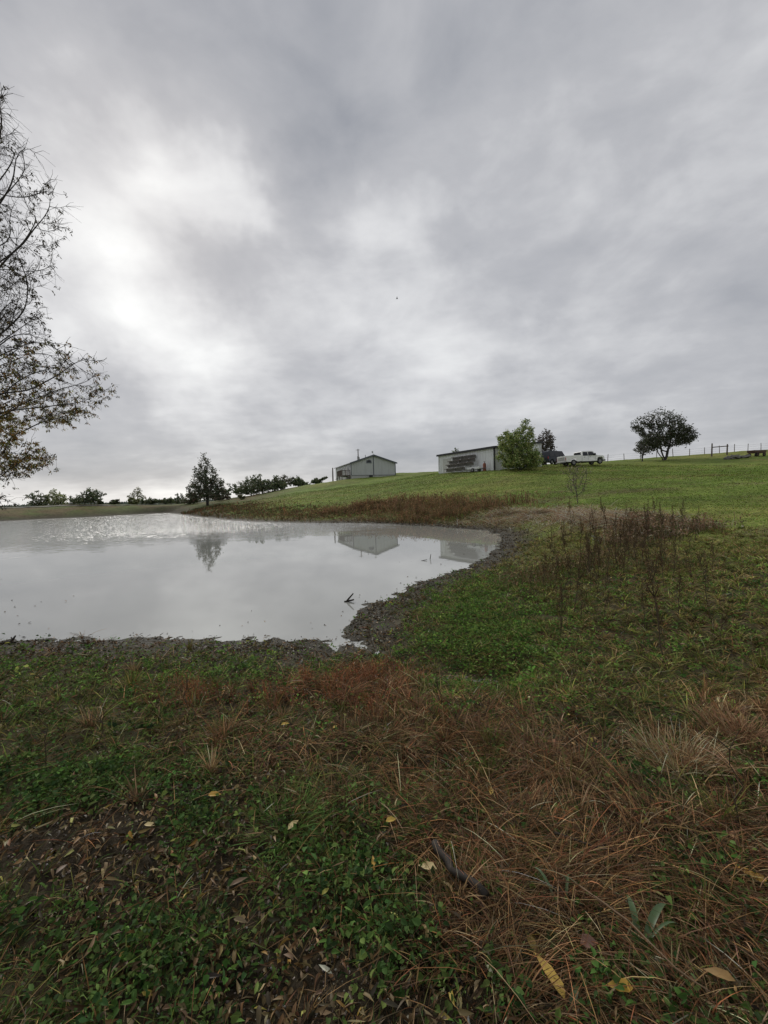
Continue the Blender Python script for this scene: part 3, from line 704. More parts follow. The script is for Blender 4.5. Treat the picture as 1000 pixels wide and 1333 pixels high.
def branch_mesh(nodes, par, r, sides=5):
    e = np.where(par >= 0)[0]; a_ = nodes[par[e]]; b_ = nodes[e]; d = b_ - a_; d /= np.linalg.norm(d, axis=1, keepdims=True)
    ref = np.where(np.abs(d[:, 2:3]) > .9, [[1., 0, 0]], [[0, 0, 1.]]); s_ = np.cross(d, ref); s_ /= np.linalg.norm(s_, axis=1, keepdims=True); t_ = np.cross(d, s_)
    ra = np.minimum(r[par[e]], r[e] * 1.25)[:, None, None]; rb = r[e][:, None, None]
    an = np.arange(sides) * 2 * math.pi / sides; ring = np.cos(an)[None, :, None] * s_[:, None] + np.sin(an)[None, :, None] * t_[:, None]
    ext = (d * np.minimum(r[e], .2)[:, None] * .5)[:, None]
    V = np.concatenate([a_[:, None] - ext + ring * ra, b_[:, None] + ext * .5 + ring * rb], 1).reshape(-1, 3)
    b0 = np.arange(len(e))[:, None] * 2 * sides
    Q = np.concatenate([b0 + [[k, (k + 1) % sides, sides + (k + 1) % sides, sides + k]] for k in range(sides)])
    return V, Q
def make_tree(name, base, blobs, natt, step, trunk_top, tip, rmax, leafn, leafL, leafW, cols, label, cat='tree', group=None, seed=1, trop=(0, 0, .1), droop=0., nodefrac=1.0,
              colfn=None, keepfn=None, lean=(0, 0), infl=4, kill=1.6, bark=None, bare_top=0.0, spread=.5):
    """blobs: list of (dx,dy,z,rx,ry,rz) relative to the base"""
    rg = np.random.default_rng(seed); vol = np.array([b[3] * b[4] * b[5] for b in blobs]); cnt = rg.multinomial(natt, vol / vol.sum()); att = []
    for b, c_ in zip(blobs, cnt):
        v_ = rg.normal(size=(c_, 3)); v_ /= np.linalg.norm(v_, axis=1, keepdims=True); v_ *= rg.uniform(0, 1, (c_, 1)) ** .4
        att.append(v_ * [b[3], b[4], b[5]] + [b[0], b[1], b[2]])
    att = np.concatenate(att)
    k = max(2, int(trunk_top / step)); chain = [(lean[0] * (i / k) + math.sin(i * .9) * .02 * trunk_top, lean[1] * (i / k), -.15 + (trunk_top + .15) * i / k) for i in range(k + 1)]
    nodes, par = colonize(att, chain, step, step * infl, step * kill, 140, trop, seed)
    r, kids = radii(nodes, par, tip, 2.3, rmax)
    V, Q = branch_mesh(nodes, par, r)
    root = empty(name, base); tag(root, label, cat, group)
    link_mesh('trunk', mesh_np('trunk', V, quad=Q), bark or M_barkfar, root)
    top = nodes[:, 2].max(); cand = np.where((r < tip * 3.5) & (nodes[:, 2] > chain[-1][2] * .6))[0]
    wgt = np.ones(len(cand)) * (1 - bare_top * sstep(.55, 1.0, nodes[cand, 2] / top))
    if keepfn: wgt = wgt * keepfn(nodes[cand])
    ids = rg.choice(cand, leafn, p=wgt / wgt.sum()); P = nodes[ids] + rg.normal(0, step * spread, (leafn, 3)); P[:, 2] = np.maximum(P[:, 2], .05)
    ax = rnd_dirs(leafn, -.6, .9); ax[:, 2] -= droop; c_ = pick(cols, leafn, .32, 3.8)
    if colfn is not None: c_ = colfn(P, c_)
    stuff = leafs(P, ax, rnd_dirs(leafn), leafL * rg.uniform(.6, 1.3, leafn), leafW * rg.uniform(.7, 1.3, leafn), c_)
    Vn, Qn, Tn, Cn = stuff
    link_mesh('crown', mesh_np('crown', Vn, tri=Tn, quad=None, col=Cn), M_leaf, root)
    return root

# the big tree whose limbs hang into the left of the view
bx, by = -11.2, 7.0; bz = gz(bx, by)
rg = np.random.default_rng(3)
prof = [(2.2, 3.6), (2.9, 4.1), (3.8, 4.3), (4.6, 5.1), (5.0, 5.3), (5.8, 5.05), (6.8, 4.8), (7.8, 4.6), (8.8, 4.6), (9.8, 4.7), (10.8, 4.1), (11.8, 2.9), (12.8, .8)]
NA = 15500
zz = rg.uniform(2.1, 12.7, NA); rr = np.interp(zz, [p_[0] for p_ in prof], [p_[1] for p_ in prof]) * (0.84 + .3 * vnoise(zz * 1.6, zz * 0 + .5, 8)) * rg.uniform(0, 1, NA) ** .5
th = rg.uniform(0, 2 * math.pi, NA); att = np.stack([rr * np.cos(th), rr * np.sin(th), zz - bz], 1)
att = att[(att[:, 0] > -3.2) | (rg.uniform(0, 1, NA) < .5)]
chain = [(math.sin(i) * .03, i * .01, -.2 + i * .2) for i in range(14)]
nodes, par = colonize(att, chain, .15, .95, .19, 120, (0, 0, -.02), 5, .16)
r_, kids = radii(nodes, par, .0034, 2.45, .23)
main = np.full(len(nodes), -1); bestr = np.zeros(len(nodes))
for k in range(1, len(nodes)):
    if r_[k] > bestr[par[k]]: bestr[par[k]] = r_[k]; main[par[k]] = k
inn = np.where((main >= 0) & (par >= 0))[0]
for _ in range(3): nodes[inn] = .5 * nodes[inn] + .25 * nodes[par[inn]] + .25 * nodes[main[inn]]
# fine end twigs
tn = np.where(r_ < .008)[0]; tn = np.repeat(tn, 4); tn = tn[rg.uniform(0, 1, len(tn)) < .75]
d0 = nodes[tn] - nodes[np.maximum(par[tn], 0)]; d0 /= np.linalg.norm(d0, axis=1, keepdims=True) + 1e-9
d1 = d0 + rg.normal(0, .6, (len(tn), 3)); d1[:, 2] -= .05; d1 /= np.linalg.norm(d1, axis=1, keepdims=True); L1 = rg.uniform(.08, .2, (len(tn), 1))
m1 = nodes[tn] + d1 * L1; d2 = d1 + rg.normal(0, .35, (len(tn), 3)); d2[:, 2] -= .15; m2 = m1 + d2 * L1 * .7
n0 = len(nodes); nodes = np.concatenate([nodes, m1, m2]); par = np.concatenate([par, tn, np.arange(n0, n0 + len(tn))]); r_ = np.concatenate([r_, np.full(len(tn), .0026), np.full(len(tn), .0018)])
root = empty('pecan_tree', (bx, by, bz)); tag(root, 'large tree with drooping half bare limbs and autumn leaves at the left', 'tree')
V, Q = branch_mesh(nodes, par, r_, 5)
link_mesh('trunk', mesh_np('trunk', V, quad=Q, smooth=True), M_bark, root)
tw = np.where(r_ < .0045)[0]
zt = nodes[tw, 2] + bz
wgt = 0.50 + 3.3 * np.exp(-((zt - 3.9) / 1.1) ** 2) + .75 * np.exp(-((zt - 6.1) / .8) ** 2) + .2 * np.exp(-((zt - 9.3) / .6) ** 2)
side = nodes[tw, 0] / 6.0
wgt *= 1.3 - .85 * np.clip(side, 0, 1)
wgt *= .3 + 1.4 * (vnoise(nodes[tw, 0] * .9 + 5, nodes[tw, 2] * .9, 3) > .42)
nl = 175000
ids = rg.choice(tw, nl // 7, p=wgt / wgt.sum())
ids = np.repeat(ids, 7); nl = len(ids); P = nodes[ids] + rg.normal(0, .022, (nl, 3))
ax = rnd_dirs(nl, -1, .3); ax[:, 2] -= .6
zt = P[:, 2] + bz
c = pick([(0.030, 0.034, 0.014), (0.045, 0.042, 0.016), (0.04, 0.028, 0.014), (0.055, 0.038, 0.016)], nl, .3, 1.3)
warm = rg.uniform(0, 1, nl) < 1.1 * np.exp(-((zt - 3.9) / 1.1) ** 2) * (0.3 + vnoise(P[:, 0] * 1.3, P[:, 2] * 1.3, 3))
c = np.where(warm[:, None], pick([(0.17, 0.09, 0.022), (0.14, 0.10, 0.022), (0.12, 0.13, 0.03)], nl, .3, 1.9), c)
Vn, Qn, Tn, Cn = leafs(P, ax, rnd_dirs(nl), rg.uniform(.04, .085, nl), rg.uniform(.016, .028, nl), c, .2, False, .15)
link_mesh('crown', mesh_np('crown', Vn, tri=Tn, col=Cn), M_leaf, root)

DG = [(0.026, 0.036, 0.018), (0.036, 0.046, 0.02), (0.02, 0.028, 0.016), (0.045, 0.045, 0.024)]
def tree_px(name, u, vtop, D, halfw, label, kind='round', leafn=2500, cols=DG, seed=1, dens=1.0, vbase=None, **kw):
    """a tree at depth D seen at column u with its top at row vtop"""
    p_ = pt(u, vtop, D); x, y = p_[0], p_[1]; z0 = gz(x, y)
    hgt = p_[2] - z0; W = halfw * D / F; step = hgt / 22
    if kind == 'cone':
        blobs = [(0, 0, hgt * f_, W * (1.08 - f_) * 1.25, W * (1.08 - f_) * 1.25, hgt * .10) for f_ in np.linspace(.22, .92, 8)]
    elif kind == 'bush':
        rgk = np.random.default_rng(seed); blobs = [(rgk.uniform(-.6, .6) * W, rgk.uniform(-.6, .6) * W, hgt * rgk.uniform(.28, .62), W * .42, W * .42, hgt * .24) for _ in range(8)] + [(math.cos(a_) * W * .5, math.sin(a_) * W * .5, hgt * .2, W * .46, W * .46, hgt * .2) for a_ in (0, 1.05, 2.1, 3.15, 4.2, 5.25)] + [(rgk.uniform(-.2, .2) * W, 0, hgt * .72, W * .4, W * .4, hgt * .26)]
    else:
        rgk = np.random.default_rng(seed); blobs = [(math.cos(a_) * W * .55, math.sin(a_) * W * .55, hgt * rgk.uniform(.34, .66), W * .42, W * .42, hgt * rgk.uniform(.15, .24)) for a_ in np.linspace(0, 5.5, 7)] + [(rgk.uniform(-.2, .2) * W, 0, hgt * .78, W * .5, W * .5, hgt * .2)]
    a_ = dict(trunk_top=hgt * (.07 if kind != 'round' else .16), tip=D * .00022, rmax=hgt * .028)
    a_.update(kw)
    return make_tree(name, (x, y, z0), blobs, int(700 * dens), step, a_.pop('trunk_top'), a_.pop('tip'), a_.pop('rmax'), leafn, D * .0042, D * .0024, cols, label, seed=seed, **a_)

tree_px('pine_tree', 267, 589, 72, 27, 'tall dark cone shaped tree standing on the far bank', 'cone', 6500, [(0.020, 0.026, 0.015), (0.028, 0.032, 0.017), (0.036, 0.028, 0.018), (0.015, 0.02, 0.012)], 4, 1.5, bare_top=.4)
tree_px('oak_tree', 326, 615, 88, 35, 'spreading dark tree right of the cone shaped tree', 'bush', 4200, DG, 5, 1.1)
tree_px('oak_tree', 358, 619, 92, 27, 'dense low green tree between the spreading tree and the house', 'bush', 2600, DG, 6, .8)
tree_px('bare_tree', 370, 617, 96, 12, 'thin half bare tree rising behind the dense green tree', 'round', 500, [(0.05, 0.05, 0.035)], 7, .6)
tree_px('oak_tree', 389, 619, 99, 20, 'small dark bushy tree on the rise left of the house', 'bush', 1800, DG, 8, .7)
tree_px('oak_tree', 413, 619, 100, 20, 'low dark tree nearest the left end of the house', 'bush', 1500, DG, 9, .7)
tree_px('shrub', 247, 640, 80, 17, 'dark shrub at the left foot of the cone shaped tree', 'bush', 1500, DG + [(.06, .035, .03)], 10, .6)
tree_px('shrub', 286, 636, 80, 22, 'dull reddish shrub at the right foot of the cone shaped tree', 'bush', 1800, [(0.05, 0.035, 0.028), (.03, .035, .02)], 11, .6)
tree_px('shrub', 315, 642, 76, 18, 'low pale green shrub on the bank below the spreading tree', 'bush', 900, [(0.06, 0.06, 0.035)], 12, .5)
tree_px('small_tree', 48, 638, 74, 14, 'small sparse dark tree below the hanging limbs', 'bush', 900, DG, 13, .7)
tree_px('small_tree', 69, 636, 76, 18, 'pale yellowish green small tree behind the dam', 'bush', 1500, [(0.10, 0.11, 0.055), (0.08, 0.09, 0.045)], 14, .8)
tree_px('small_tree', 109, 633, 74, 23, 'rounded dark green tree behind the dam', 'bush', 2600, DG, 15, .9)
tree_px('shrub', 131, 650, 78, 18, 'low dark shrub just right of the rounded tree', 'bush', 800, DG, 16, .4)
tree_px('shrub', 149, 648, 80, 16, 'small pointed dark shrub standing alone on the dam line', 'bush', 800, DG, 17, .4)
tree_px('bare_tree', 177, 634, 88, 12, 'pale nearly bare tree rising over the hedge', 'round', 350, [(0.10, 0.10, 0.07)], 18, .8)
tree_px('shrub', 173, 645, 82, 21, 'yellow green shrub at the left end of the hedge', 'bush', 1300, [(0.06, 0.065, 0.03)], 19, .5)
tree_px('shrub', 196, 642, 82, 22, 'dark green shrub in the middle of the hedge', 'bush', 1500, DG, 20, .5)
tree_px('shrub', 215, 645, 86, 18, 'low dark shrub at the right end of the hedge', 'bush', 900, DG, 21, .4)
tree_px('shrub', 232, 641, 92, 14, 'slim dark shrub between the hedge and the cone shaped tree', 'bush', 800, DG, 22, .4)
tree_px('leafy_tree', 677, 546, 53, 34, 'bushy yellow green tree growing against the white metal shed', 'bush', 15000, [(0.075, 0.095, 0.030), (0.055, 0.075, 0.022), (0.027, 0.040, 0.014), (0.11, 0.115, 0.04)], 23, 1.8, trunk_top=.35)
tree_px('russet_tree', 710, 556, 70, 14, 'thin purplish brown tree behind the dark vehicle', 'round', 1700, [(0.030, 0.023, 0.018), (0.024, 0.022, 0.016)], 24, 1.0)
tree_px('oak_tree', 864, 530, 72, 39, 'broad dark tree with twin trunks standing on the crest beside the fence', 'round', 10000, [(0.013, 0.017, 0.009), (0.017, 0.020, 0.011), (0.022, 0.020, 0.014)], 25, 2.2, trunk_top=.7, bare_top=.7, lean=(.5, 0))
tree_px('small_tree', 836, 572, 73, 11, 'little half bare tree at the left edge of the broad dark tree', 'round', 500, [(0.035, 0.035, 0.028)], 26, .7)
tree_px('small_tree', 595, 583, 80, 13, 'dark tree top showing over the roof of the white shed', 'round', 900, DG, 27, .8)
# bare shrub with fine twigs standing in front of the truck
gb = ground(752, 656, Dmin=10)
p0 = gb; topz = pt(752, 606, p0.y)[2] - p0.z
make_tree('bare_shrub', p0, [(0, 0, topz * .5, .8, .8, topz * .28), (0, 0, topz * .85, 1.0, .8, topz * .2)], 500, topz / 16, .1, .009, .03, 420, .12, .05, [(.06, .05, .035)],
          'dark twiggy shrub standing among the dead reeds below the pickup truck', 'shrub', seed=31, spread=.6)

# distant woodland at the horizon
n = 16000; a_ = rng.uniform(R(-70), R(-12), n); rr = rng.uniform(330, 600, n)
x, y = rr * np.sin(a_), rr * np.cos(a_); hh = 2.0 * (0.3 + 1.3 * fbm(x * .02, y * .02, 51)) 
P = np.stack([x, y, -.5 + rng.uniform(0, 1, n) ** .7 * hh], 1)
stuff_obj('far_woods', [leafs(P, rnd_dirs(n), rnd_dirs(n), rng.uniform(1.5, 3.5, n), 1.6, pick([(0.045, 0.055, 0.045), (0.06, 0.065, 0.05)], n, .15))], M_leaf, 'line of far-off woods on the flat horizon', 'woods', kind='stuff')

# ------------------------------------------------------------------ building materials
def metal_siding(name, colr, rib=3.0, dirt=(0.12, 0.11, 0.09), amt=.35, axis=0):
    m, t, p = newmat(name)
    tc_ = t.nodes.new('ShaderNodeTexCoord'); sx = t.nodes.new('ShaderNodeSeparateXYZ'); t.links.new(tc_.outputs['Object'], sx.inputs[0])
    wv_ = t.nodes.new('ShaderNodeMath'); wv_.operation = 'SINE'; ml = t.nodes.new('ShaderNodeMath'); ml.operation = 'MULTIPLY'; ml.inputs[1].default_value = 2 * math.pi * rib
    ad = t.nodes.new('ShaderNodeMath'); ad.operation = 'ADD'; t.links.new(sx.outputs[0], ad.inputs[0]); t.links.new(sx.outputs[1], ad.inputs[1])
    t.links.new(ad.outputs[0], ml.inputs[0]); t.links.new(ml.outputs[0], wv_.inputs[0])
    b_ = t.nodes.new('ShaderNodeBump'); b_.inputs['Strength'].default_value = .5; b_.inputs['Distance'].default_value = .03; t.links.new(wv_.outputs[0], b_.inputs['Height']); t.links.new(b_.outputs[0], p.inputs['Normal'])
    mpp = t.nodes.new('ShaderNodeMapping'); mpp.inputs['Scale'].default_value = (2.2, 2.2, .25); t.links.new(tc_.outputs['Object'], mpp.inputs[0])
    n_ = t.nodes.new('ShaderNodeTexNoise'); n_.inputs['Scale'].default_value = 1.2; n_.inputs['Detail'].default_value = 7; n_.inputs['Roughness'].default_value = .7; t.links.new(mpp.outputs[0], n_.inputs['Vector'])
    r_ = t.nodes.new('ShaderNodeMapRange'); r_.inputs[1].default_value = .45; r_.inputs[2].default_value = .75; r_.inputs[4].default_value = amt; t.links.new(n_.outputs[0], r_.inputs[0])
    mxx = t.nodes.new('ShaderNodeMix'); mxx.data_type = 'RGBA'; mxx.inputs[6].default_value = (*colr, 1); mxx.inputs[7].default_value = (*dirt, 1)
    t.links.new(r_.outputs[0], mxx.inputs[0]); t.links.new(mxx.outputs[2], p.inputs['Base Color']); p.inputs['Roughness'].default_value = .5; p.inputs['Specular IOR Level'].default_value = .4
    return m
M_house = metal_siding('house_siding', (0.47, 0.49, 0.48), 3.3, (0.25, 0.25, 0.22), .35)
M_trim = flatmat('dark_trim', (0.09, 0.10, 0.115), .5)
M_roof = flatmat('roof_sheet', (0.16, 0.165, 0.18), .4, noise=.15)
M_skirt = flatmat('skirting', (0.42, 0.42, 0.40), .8)
M_shed = metal_siding('shed_siding', (0.76, 0.78, 0.78), 2.5, (0.30, 0.27, 0.22), .6)
M_black = flatmat('black_trim', (0.022, 0.022, 0.024), .5)
M_glass = flatmat('dark_glass', (0.02, 0.022, 0.026), .08, noise=.1)
M_wood = flatmat('weathered_wood', (0.11, 0.085, 0.07), .85, noise=.4, scale=10)
M_white = flatmat('white_paint', (0.68, 0.69, 0.69), .35, noise=.08)
M_whitedirt = flatmat('white_truck_paint', (0.84, 0.84, 0.82), .3, noise=.12, scale=2.5)
M_steel = flatmat('grey_steel', (0.22, 0.22, 0.22), .45, .4)
M_rub = flatmat('rubber', (0.018, 0.018, 0.018), .8)
M_red = flatmat('red_paint', (0.22, 0.07, 0.04), .5)
M_tail = flatmat('tail_lens', (0.30, 0.015, 0.012), .25)
M_rust = flatmat('rusty_steel', (0.09, 0.05, 0.035), .8, noise=.4)
M_dark = flatmat('dark_vehicle_paint', (0.018, 0.022, 0.032), .25)
M_conc = flatmat('concrete', (0.20, 0.19, 0.175), .9, noise=.4, scale=4)
M_door = flatmat('pale_door', (0.50, 0.50, 0.47), .5)

# ------------------------------------------------------------------ the house on the rise
A0 = pt(457.5, 622, 90); A1 = pt(515, 619, 93.3)
yaw = math.atan2(A1[1] - A0[1], A1[0] - A0[0]); HW = math.hypot(A1[1] - A0[1], A1[0] - A0[0]); HL = 15.5
zb = 6.15
hs = empty('house', (A0[0], A0[1], zb), yaw)
tag(hs, 'long low grey metal sided house with a shallow gable roof on the green rise', 'house')
eave, apex, ft = 3.1, 4.75, .45
b = MB(); b.prism([(0, ft), (HW, ft), (HW, eave), (HW / 2, apex), (0, eave)], 0, HL); b.build('wall', M_house, hs)
b = MB(); b.box(.03, HW - .03, .03, HL - .03, -1.1, ft - .003); b.build('foundation', M_skirt, hs)
rf = MB(); sl_ = (apex - eave) / (HW / 2); ov = .35
rf.prism([(-ov, eave - sl_ * ov + .02), (HW / 2, apex + .02), (HW + ov, eave - sl_ * ov + .02), (HW + ov, eave - sl_ * ov + .16), (HW / 2, apex + .17), (-ov, eave - sl_ * ov + .16)], -.4, HL + .4)
roof = rf.build('roof', M_roof, hs)
for s_ in (0, 1):
    x0, x1 = (-ov, HW / 2) if s_ == 0 else (HW / 2, HW + ov); z0, z1 = (eave - sl_ * ov, apex + .02) if s_ == 0 else (apex + .02, eave - sl_ * ov)
    f_ = MB(); f_.prism([(x0, z0 - .12), (x1, z1 - .12), (x1, z1 + .19), (x0, z0 + .19)], -.45, -.405); f_.build('bargeboard', M_trim, roof)
for x in (.0, HW / 2, HW):
    f_ = MB(); f_.box(x - .09, x + .09, -.035, -.003, ft, (apex - .1) if x == HW / 2 else eave - .03); f_.build('corner_trim', M_trim, hs)
f_ = MB(); f_.box(.1, HW - .1, -.04, -.003, ft - .04, ft + .05); f_.build('base_trim', M_trim, hs)
f_ = MB(); f_.box(HW / 2 - 1.75, HW / 2 - .35, -.04, -.003, 3.05, 3.15); f_.prism([(HW / 2 - 1.6, 3.15), (HW / 2 - .45, 3.15), (HW / 2 - .45, 3.65), (HW / 2 - 1.02, 3.85), (HW / 2 - 1.6, 3.65)], -.05, -.01); vt = f_.build('gable_vent', M_trim, hs)
f_ = MB(); f_.box(HW / 2 - 1.35, HW / 2 - .7, -.07, -.052, 3.35, 3.62); f_.build('louver', M_black, vt)
f_ = MB(); f_.box(HW / 2 - 1.05, HW / 2 - .35, -.35, -.045, .02, .42); f_.build('vent_box', M_black, hs)
for k, yy_ in enumerate((2.3, 5.6, 8.6, 11.6)):
    wv_ = MB(); wv_.box(-.05, -.003, yy_ - .5, yy_ + .5, 1.25, 2.6); wo_ = wv_.build('window', M_white, hs)
    g_ = MB(); g_.box(-.07, -.052, yy_ - .42, yy_ + .42, 1.33, 2.52); g_.build('pane', M_glass, wo_)
dr = MB(); dr.box(-.06, -.003, 3.5, 4.5, .5, 2.6); do = dr.build('door', M_door, hs)
dh_ = MB(); dh_.tube([(-.11, 3.6, 1.5), (-.06, 3.6, 1.5)], .04, 6); dh_.build('handle', M_steel, do)
for yy_ in (2.0, 7.0):
    f_ = MB(); x_ = HW / 2 - 1.2; z_ = eave + sl_ * x_ + .1
    f_.tube([(x_, yy_, z_), (x_, yy_, z_ + .6)], .07, 8); f_.build('vent_pipe', M_steel, roof)
f_ = MB(); f_.tube([(HW / 2, .1, apex + .12), (HW / 2, .1, apex + .55)], .04, 6); f_.add([(HW / 2 - .35, -.05, apex + .62), (HW / 2 - .05, .05, apex + .5), (HW / 2 + .12, .12, apex + .75), (HW / 2 - .1, .06, apex + 1.0), (HW / 2 - .34, -.03, apex + .9)], [(0, 1, 2, 3, 4)]); f_.build('satellite_dish', M_skirt, roof)
# deck with rail at the near left corner
dk = MB(); dk.box(-2.0, -.08, .4, 5.2, .42, .52)
pl_ = dk.build('deck', M_wood, hs)
rl = MB()
for (x, y) in [(-1.95, .45), (-1.95, 2.0), (-1.95, 3.6), (-1.95, 5.1), (-1.1, .45), (-.2, .45)]: rl.box(x - .05, x + .05, y - .05, y + .05, .52, 1.55)
rl.box(-2.0, -.1, .39, .49, 1.55, 1.65); rl.box(-2.01, -1.89, .5, 5.2, 1.552, 1.66)
for x in np.arange(-1.85, -.25, .16): rl.box(x - .02, x + .02, .43, .47, .522, 1.548)
for y in np.arange(.62, 5.05, .16): rl.box(-1.97, -1.93, y - .02, y + .02, .522, 1.548)
rl.build('railing', M_wood, hs)
for (x, y) in [(-1.95, .45), (-1.95, 5.1), (-1.95, 2.8), (-.3, .45)]:
    f_ = MB(); f_.box(x - .07, x + .07, y - .07, y + .07, -1.3, .417); f_.build('deck_post', M_wood, hs)
st_ = MB()
for k in range(4): st_.box(-2.35 - k * .28, -2.02 - k * .28, 1.0, 2.2, .34 - k * .2 - .04, .34 - k * .2)
st_.build('steps', M_wood, hs)

# utility poles
def pole(u, vtop, vbase, D, label, trans):
    p_ = pt(u, vtop, D); z0 = gz(p_[0], p_[1]); r0 = empty('utility_pole', (p_[0], p_[1], z0)); h_ = p_[2] - z0
    tag(r0, label, 'pole'); b_ = MB(); b_.tube([(0, 0, -.4), (0, 0, h_ * .5), (.02, 0, h_)], [.17, .15, .12], 8); b_.build('post', M_wood, r0)
    if trans:
        b_ = MB(); b_.tube([(.02, -.42, h_ * .66), (.02, -.42, h_ * .66 + .95)], .26, 10); b_.build('transformer', M_steel, r0)
        b_ = MB(); b_.box(-.6, .6, -.2, -.13, h_ - .35, h_ - .25); b_.build('crossarm', M_wood, r0)
pole(466, 584.5, 600, 118, 'dark utility pole with transformer rising behind the house roof', True)
pole(433, 609, 628, 98, 'short plain pole standing just left of the house', False)

# ------------------------------------------------------------------ white metal shed
B0 = pt(572, 617, 66); B1 = pt(644, 612, 56); yaw = math.atan2(B1[1] - B0[1], B1[0] - B0[0]); BL = math.hypot(B1[0] - B0[0], B1[1] - B0[1]); BW = 9.5
zb = 5.0
sh = empty('metal_shed', (B0[0], B0[1], zb), yaw); tag(sh, 'long white metal shed with black roof edge beside the bushy tree', 'shed')
lo, hi = 3.08, 4.1
# x runs along the near side, y away from it (to the right rear); the roof rises along y
b = MB(); b.add([(0, 0, -.5), (BL, 0, -.5), (BL, BW, -.5), (0, BW, -.5), (0, 0, lo), (BL, 0, lo), (BL, BW, hi), (0, BW, hi)], [(0, 3, 2, 1), (4, 5, 6, 7), (0, 1, 5, 4), (1, 2, 6, 5), (2, 3, 7, 6), (3, 0, 4, 7)]); b.build('wall', M_shed, sh)
b = MB(); s_ = (hi - lo) / BW
b.add([(x, y, lo + s_ * y + dz) for dz in (.015, .16) for x, y in [(-.25, -.25), (BL + .25, -.25), (BL + .25, BW + .25), (-.25, BW + .25)]], [(0, 3, 2, 1), (4, 5, 6, 7), (0, 1, 5, 4), (1, 2, 6, 5), (2, 3, 7, 6), (3, 0, 4, 7)])
rf_ = b.build('roof', M_roof, sh)
b = MB(); b.box(-.27, BL + .27, -.30, -.253, lo - .14, lo + .15); b.build('fascia', M_black, rf_)
b = MB(); b.add([(x, y, lo + s_ * y + dz) for dz in (-.12, .17) for x, y in [(BL + .253, -.25), (BL + .30, -.25), (BL + .30, BW + .25), (BL + .253, BW + .25)]], [(0, 3, 2, 1), (4, 5, 6, 7), (0, 1, 5, 4), (1, 2, 6, 5), (2, 3, 7, 6), (3, 0, 4, 7)]); b.build('fascia', M_black, rf_)
for (x, y) in [(0, 0), (BL, 0), (BL, BW)]:
    b = MB(); b.box(x - .08, x + .09, y - .09, y + .08, -.5, lo + s_ * y - .02); b.build('corner_trim', M_black if x > 0 and y == 0 else M_white, sh)
b = MB(); b.box(1.0, 2.9, -.05, -.003, 0.0, 2.45); dd = b.build('door', M_door, sh)
b = MB(); b.box(2.6, 2.7, -.10, -.052, 1.0, 1.3); b.build('handle', M_black, dd)
b = MB(); b.box(BL + .003, BL + .06, 6.5, 9.0, 0.2, 2.6); b.build('roller_door', M_door, sh)

# stacked bleacher benches against the shed
def local(root_yaw, origin, x, y, z):
    c_, s__ = math.cos(root_yaw), math.sin(root_yaw); return (origin[0] + x * c_ - y * s__, origin[1] + x * s__ + y * c_, origin[2] + z)
o_ = local(yaw, (B0[0], B0[1], zb), 3.3, -.25, 0)
bl = empty('bleachers', (o_[0], o_[1], gz(o_[0], o_[1]) + .1), yaw); tag(bl, 'weathered tiered bleacher benches leaning against the white shed wall', 'bleachers')
for k, (z_, x0, x1) in enumerate([(.35, .2, 4.3), (.95, 0, 5.6), (1.5, -.1, 5.5), (2.05, .3, 5.2)]):
    b = MB(); y_ = -1.5 + k * .42; b.box(x0, x1, y_ - .16, y_ + .2, z_, z_ + .07); b.build('seat_plank', M_wood, bl)
    b = MB(); b.box(x0, x1, y_ + .21, y_ + .25, z_ - .38, z_ - .02); b.build('riser_board', M_conc, bl)
for x in (.5, 2.4, 4.2):
    b = MB(); b.tube([(x, -1.65, -.1), (x, -.02, 2.2)], .04, 6); b.tube([(x, -.05, -.1), (x, -.05, 2.2)], .04, 6); b.tube([(x, -1.6, 0), (x, -.05, 0)], .04, 6); b.build('frame', M_steel, bl)

# low flat trailer next to the bleachers
o_ = local(yaw, (B0[0], B0[1], zb), 9.1, -1.0, 0); tz = gz(o_[0], o_[1])
tr = empty('flat_trailer', (o_[0], o_[1], tz), yaw); tag(tr, 'low narrow flat trailer parked along the shed wall', 'trailer')
b = MB(); b.box(-1.2, 1.3, -.5, .5, .42, .54); b.box(-1.2, 1.3, -.5, -.44, .542, .72); b.build('bed', M_white, tr, .01)
b = MB(); b.tube([(1.3, 0, .46), (2.0, 0, .44)], .05, 6); b.build('tow_bar', M_black, tr)
def wheel(parent, x, y, r_, w_, side=1, rimcol=None):
    b_ = MB(); pr = [(r_ * .62, -w_ / 2), (r_ * .93, -w_ / 2), (r_, -w_ * .3), (r_, w_ * .3), (r_ * .93, w_ / 2), (r_ * .62, w_ / 2)]; n_ = 20
    for k in range(n_):
        a1_ = 2 * math.pi * k / n_
        for (q1, q2) in pr: b_.v.append((x + q1 * math.cos(a1_), y + q2, r_ + q1 * math.sin(a1_)))
    m_ = len(pr)
    for k in range(n_):
        for j in range(m_ - 1): b_.f.append((k * m_ + j, k * m_ + j + 1, ((k + 1) % n_) * m_ + j + 1, ((k + 1) % n_) * m_ + j))
    wo_ = MB(); wo_.v = b_.v; wo_.f = b_.f; W = wo_.build('wheel', M_rub, parent, smooth=True)
    c_ = MB(); c_.tube([(x, y - w_ * .35, r_), (x, y + w_ * .35, r_)], r_ * .62, 16); c_.tube([(x, y - w_ * .45, r_), (x, y + w_ * .45, r_)], r_ * .2, 10); c_.build('rim', rimcol or M_steel, W)
for s_ in (-1, 1): wheel(tr, 0.1, s_ * .62, .28, .16)
